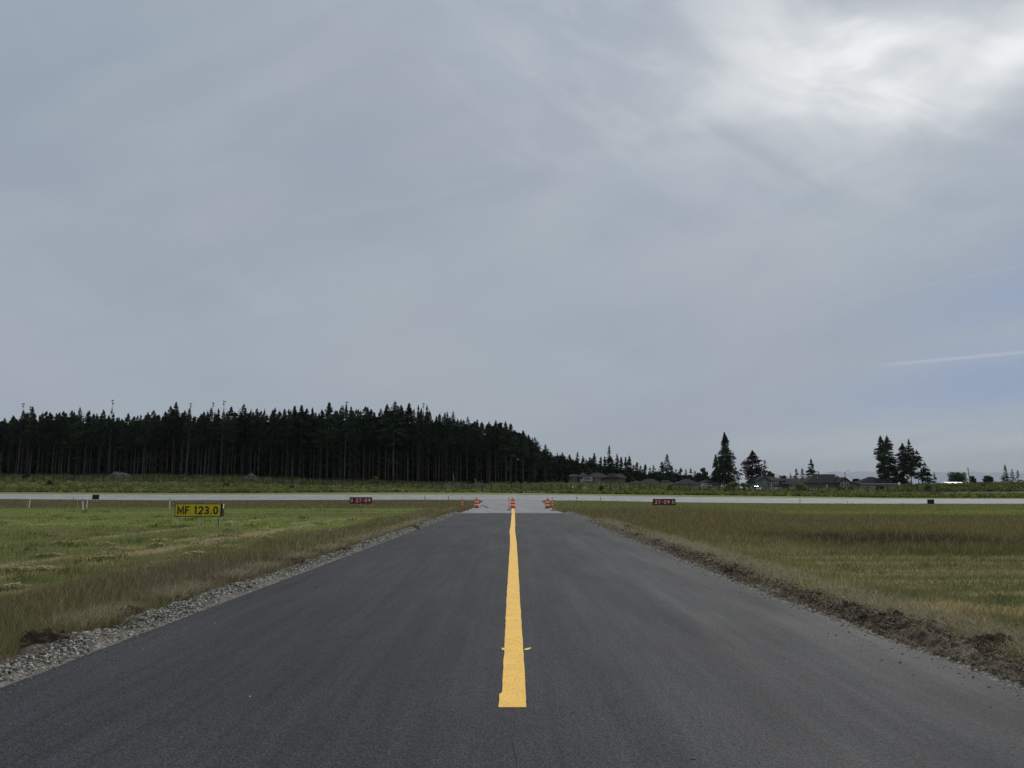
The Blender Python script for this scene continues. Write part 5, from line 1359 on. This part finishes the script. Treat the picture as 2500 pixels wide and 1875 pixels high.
# ------------------------------------------------------------------ vehicles
def car(px, py, Y, wpx, label, paint, rz=0, suv=False, cover=False):
    X = hx(px, Y); z = hz_(py, Y); r = thing('parked_car', label, 'car', (X, Y, z), rz)
    L2 = 4.5/2; H = 1.75 if suv else 1.45
    prof = [(-L2,.35),(-L2,.85),(-L2+.25,.95),(-1.25,1.0),(-.55,H),(1.2,H),(1.9,1.02),(L2-.05,.95),(L2,.4)] if not suv else [(-L2,.4),(-L2,1.0),(-1.3,1.12),(-.75,H),(1.85,H),(L2-.05,1.1),(L2,.4)]
    b = MB(); b.prism(prof, -.85, .85); b.build('body', M[paint], r, bevel=.08)
    b = MB(); b.prism([(-1.1,1.06),(-.55,H-.1),(1.15,H-.1),(1.6,1.06)], -.87, .87); b.build('windows', M['glass'], r)
    for x in (-1.4, 1.4):
        for yv in (-.82, .62):
            wl = MB(); wl.tube([(x, yv, .33), (x, yv+.2, .33)], .33, 16); o = wl.build('wheel', M['rubber'], r)
            rm = MB(); rm.tube([(x, yv-.01, .33), (x, yv+.0, .33)], .2, 12); rm.build('rim', M['metal'], o)
    for yv in (-.7, .5):
        h_ = MB(); h_.box(-L2-.03, -L2+.01, yv, yv+.25, .65, .8); h_.build('headlight', M['lens'], r)
    return r
car(1721.5, 1190.5, 276, 19, 'silver car parked before the grey roofed house left of the big cedar', 'car_silver')
car(1840, 1199.0, 276, 24, 'dark car parked beside the grey green house, half behind bushes', 'car_blue', 0.5, True)
car(1854, 1200, 272, 24, 'silver car in front of the dark car by the grey green house', 'car_silver', 1.1)
car(1432, 1177.5, 281, 12, 'pale van roof showing over the board fence in the left house row', 'car_silver', 0, True)

# ------------------------------------------------------------------ lamp posts and utility pole
def lamp(px, pt, pb, Y, label, sgn=1):
    X = hx(px, Y); z = hz_(pb, Y); H = hz_(pt, Y)-z; r = thing('street_lamp', label, 'street lamp', (X, Y, z))
    b = MB(); b.tube([(0,0,-.3),(0,0,H*.5),(0,0,H)], [.16,.13,.10], 8); b.build('pole', M['post'], r)
    b = MB(); b.tube([(0,0,H-.5),(sgn*.5,0,H-.05),(sgn*1.5,0,H+.5)], .05, 6); b.build('arm', M['post'], r)
    b = MB(); b.box(min(sgn*1.4,sgn*2.0), max(sgn*1.4,sgn*2.0), -.12, .12, H+.45, H+.58); b.build('lamp_head', M['metal'], r)
lamp(2065.5, 1152, 1192, 274, 'street lamp on dark pole in front of the charcoal roofed house')
lamp(1666, 1160, 1182, 300, 'pale curved street lamp between the low brown roofs', -1)
r = thing('utility_pole', 'leaning wooden utility pole at right above the white metal roof', 'pole', (hx(2371, 300), 300, hz_(1182, 300)))
Hh = hz_(1141, 300)-hz_(1182, 300); dx = hx(2367.5, 300)-hx(2371, 300)
b = MB(); b.tube([(0,0,-.5),(dx,0,Hh)], [.17,.11], 8); b.build('pole', M['bark'], r)
b = MB(); b.box(dx-.5, dx+.5, -.06, .06, Hh-.8, Hh-.68); b.build('crossarm', M['bark'], r)
# wires from the utility pole
# ------------------------------------------------------------------ distant hills (16 km) and haze
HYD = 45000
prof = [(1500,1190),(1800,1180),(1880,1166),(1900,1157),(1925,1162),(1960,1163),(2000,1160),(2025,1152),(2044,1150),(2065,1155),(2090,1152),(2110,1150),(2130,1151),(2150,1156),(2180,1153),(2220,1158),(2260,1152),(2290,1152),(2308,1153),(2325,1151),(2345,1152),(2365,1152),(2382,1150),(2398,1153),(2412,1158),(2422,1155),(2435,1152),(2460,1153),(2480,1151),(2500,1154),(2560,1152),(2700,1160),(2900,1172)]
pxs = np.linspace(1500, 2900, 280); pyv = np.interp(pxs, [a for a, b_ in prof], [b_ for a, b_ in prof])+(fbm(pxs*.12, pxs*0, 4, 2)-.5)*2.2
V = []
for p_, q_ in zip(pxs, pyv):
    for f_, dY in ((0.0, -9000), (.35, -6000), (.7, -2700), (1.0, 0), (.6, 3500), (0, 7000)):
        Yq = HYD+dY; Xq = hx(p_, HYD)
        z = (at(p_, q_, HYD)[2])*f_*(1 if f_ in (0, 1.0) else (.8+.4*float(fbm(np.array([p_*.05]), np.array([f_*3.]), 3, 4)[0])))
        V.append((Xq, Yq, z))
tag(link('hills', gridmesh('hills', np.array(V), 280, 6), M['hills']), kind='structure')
HAZE = True
if HAZE:
    b = MB(); b.box(-71000, 71000, -60, 71000, -12, 1700)
    m = bpy.data.materials.new('haze_air'); m.use_nodes = True; t = m.node_tree; t.nodes.remove(t.nodes['Principled BSDF'])
    pv = t.nodes.new('ShaderNodeVolumePrincipled'); pv.inputs['Density'].default_value = .000028; pv.inputs['Color'].default_value = (.90,.95,1,1); pv.inputs['Anisotropy'].default_value = 0
    t.links.new(pv.outputs[0], t.nodes['Material Output'].inputs['Volume'])
    tag(b.build('haze', m), 'thin pale blue air veiling the distant hills', 'haze', kind='stuff')
print('forest trees', FOREST_COUNT)
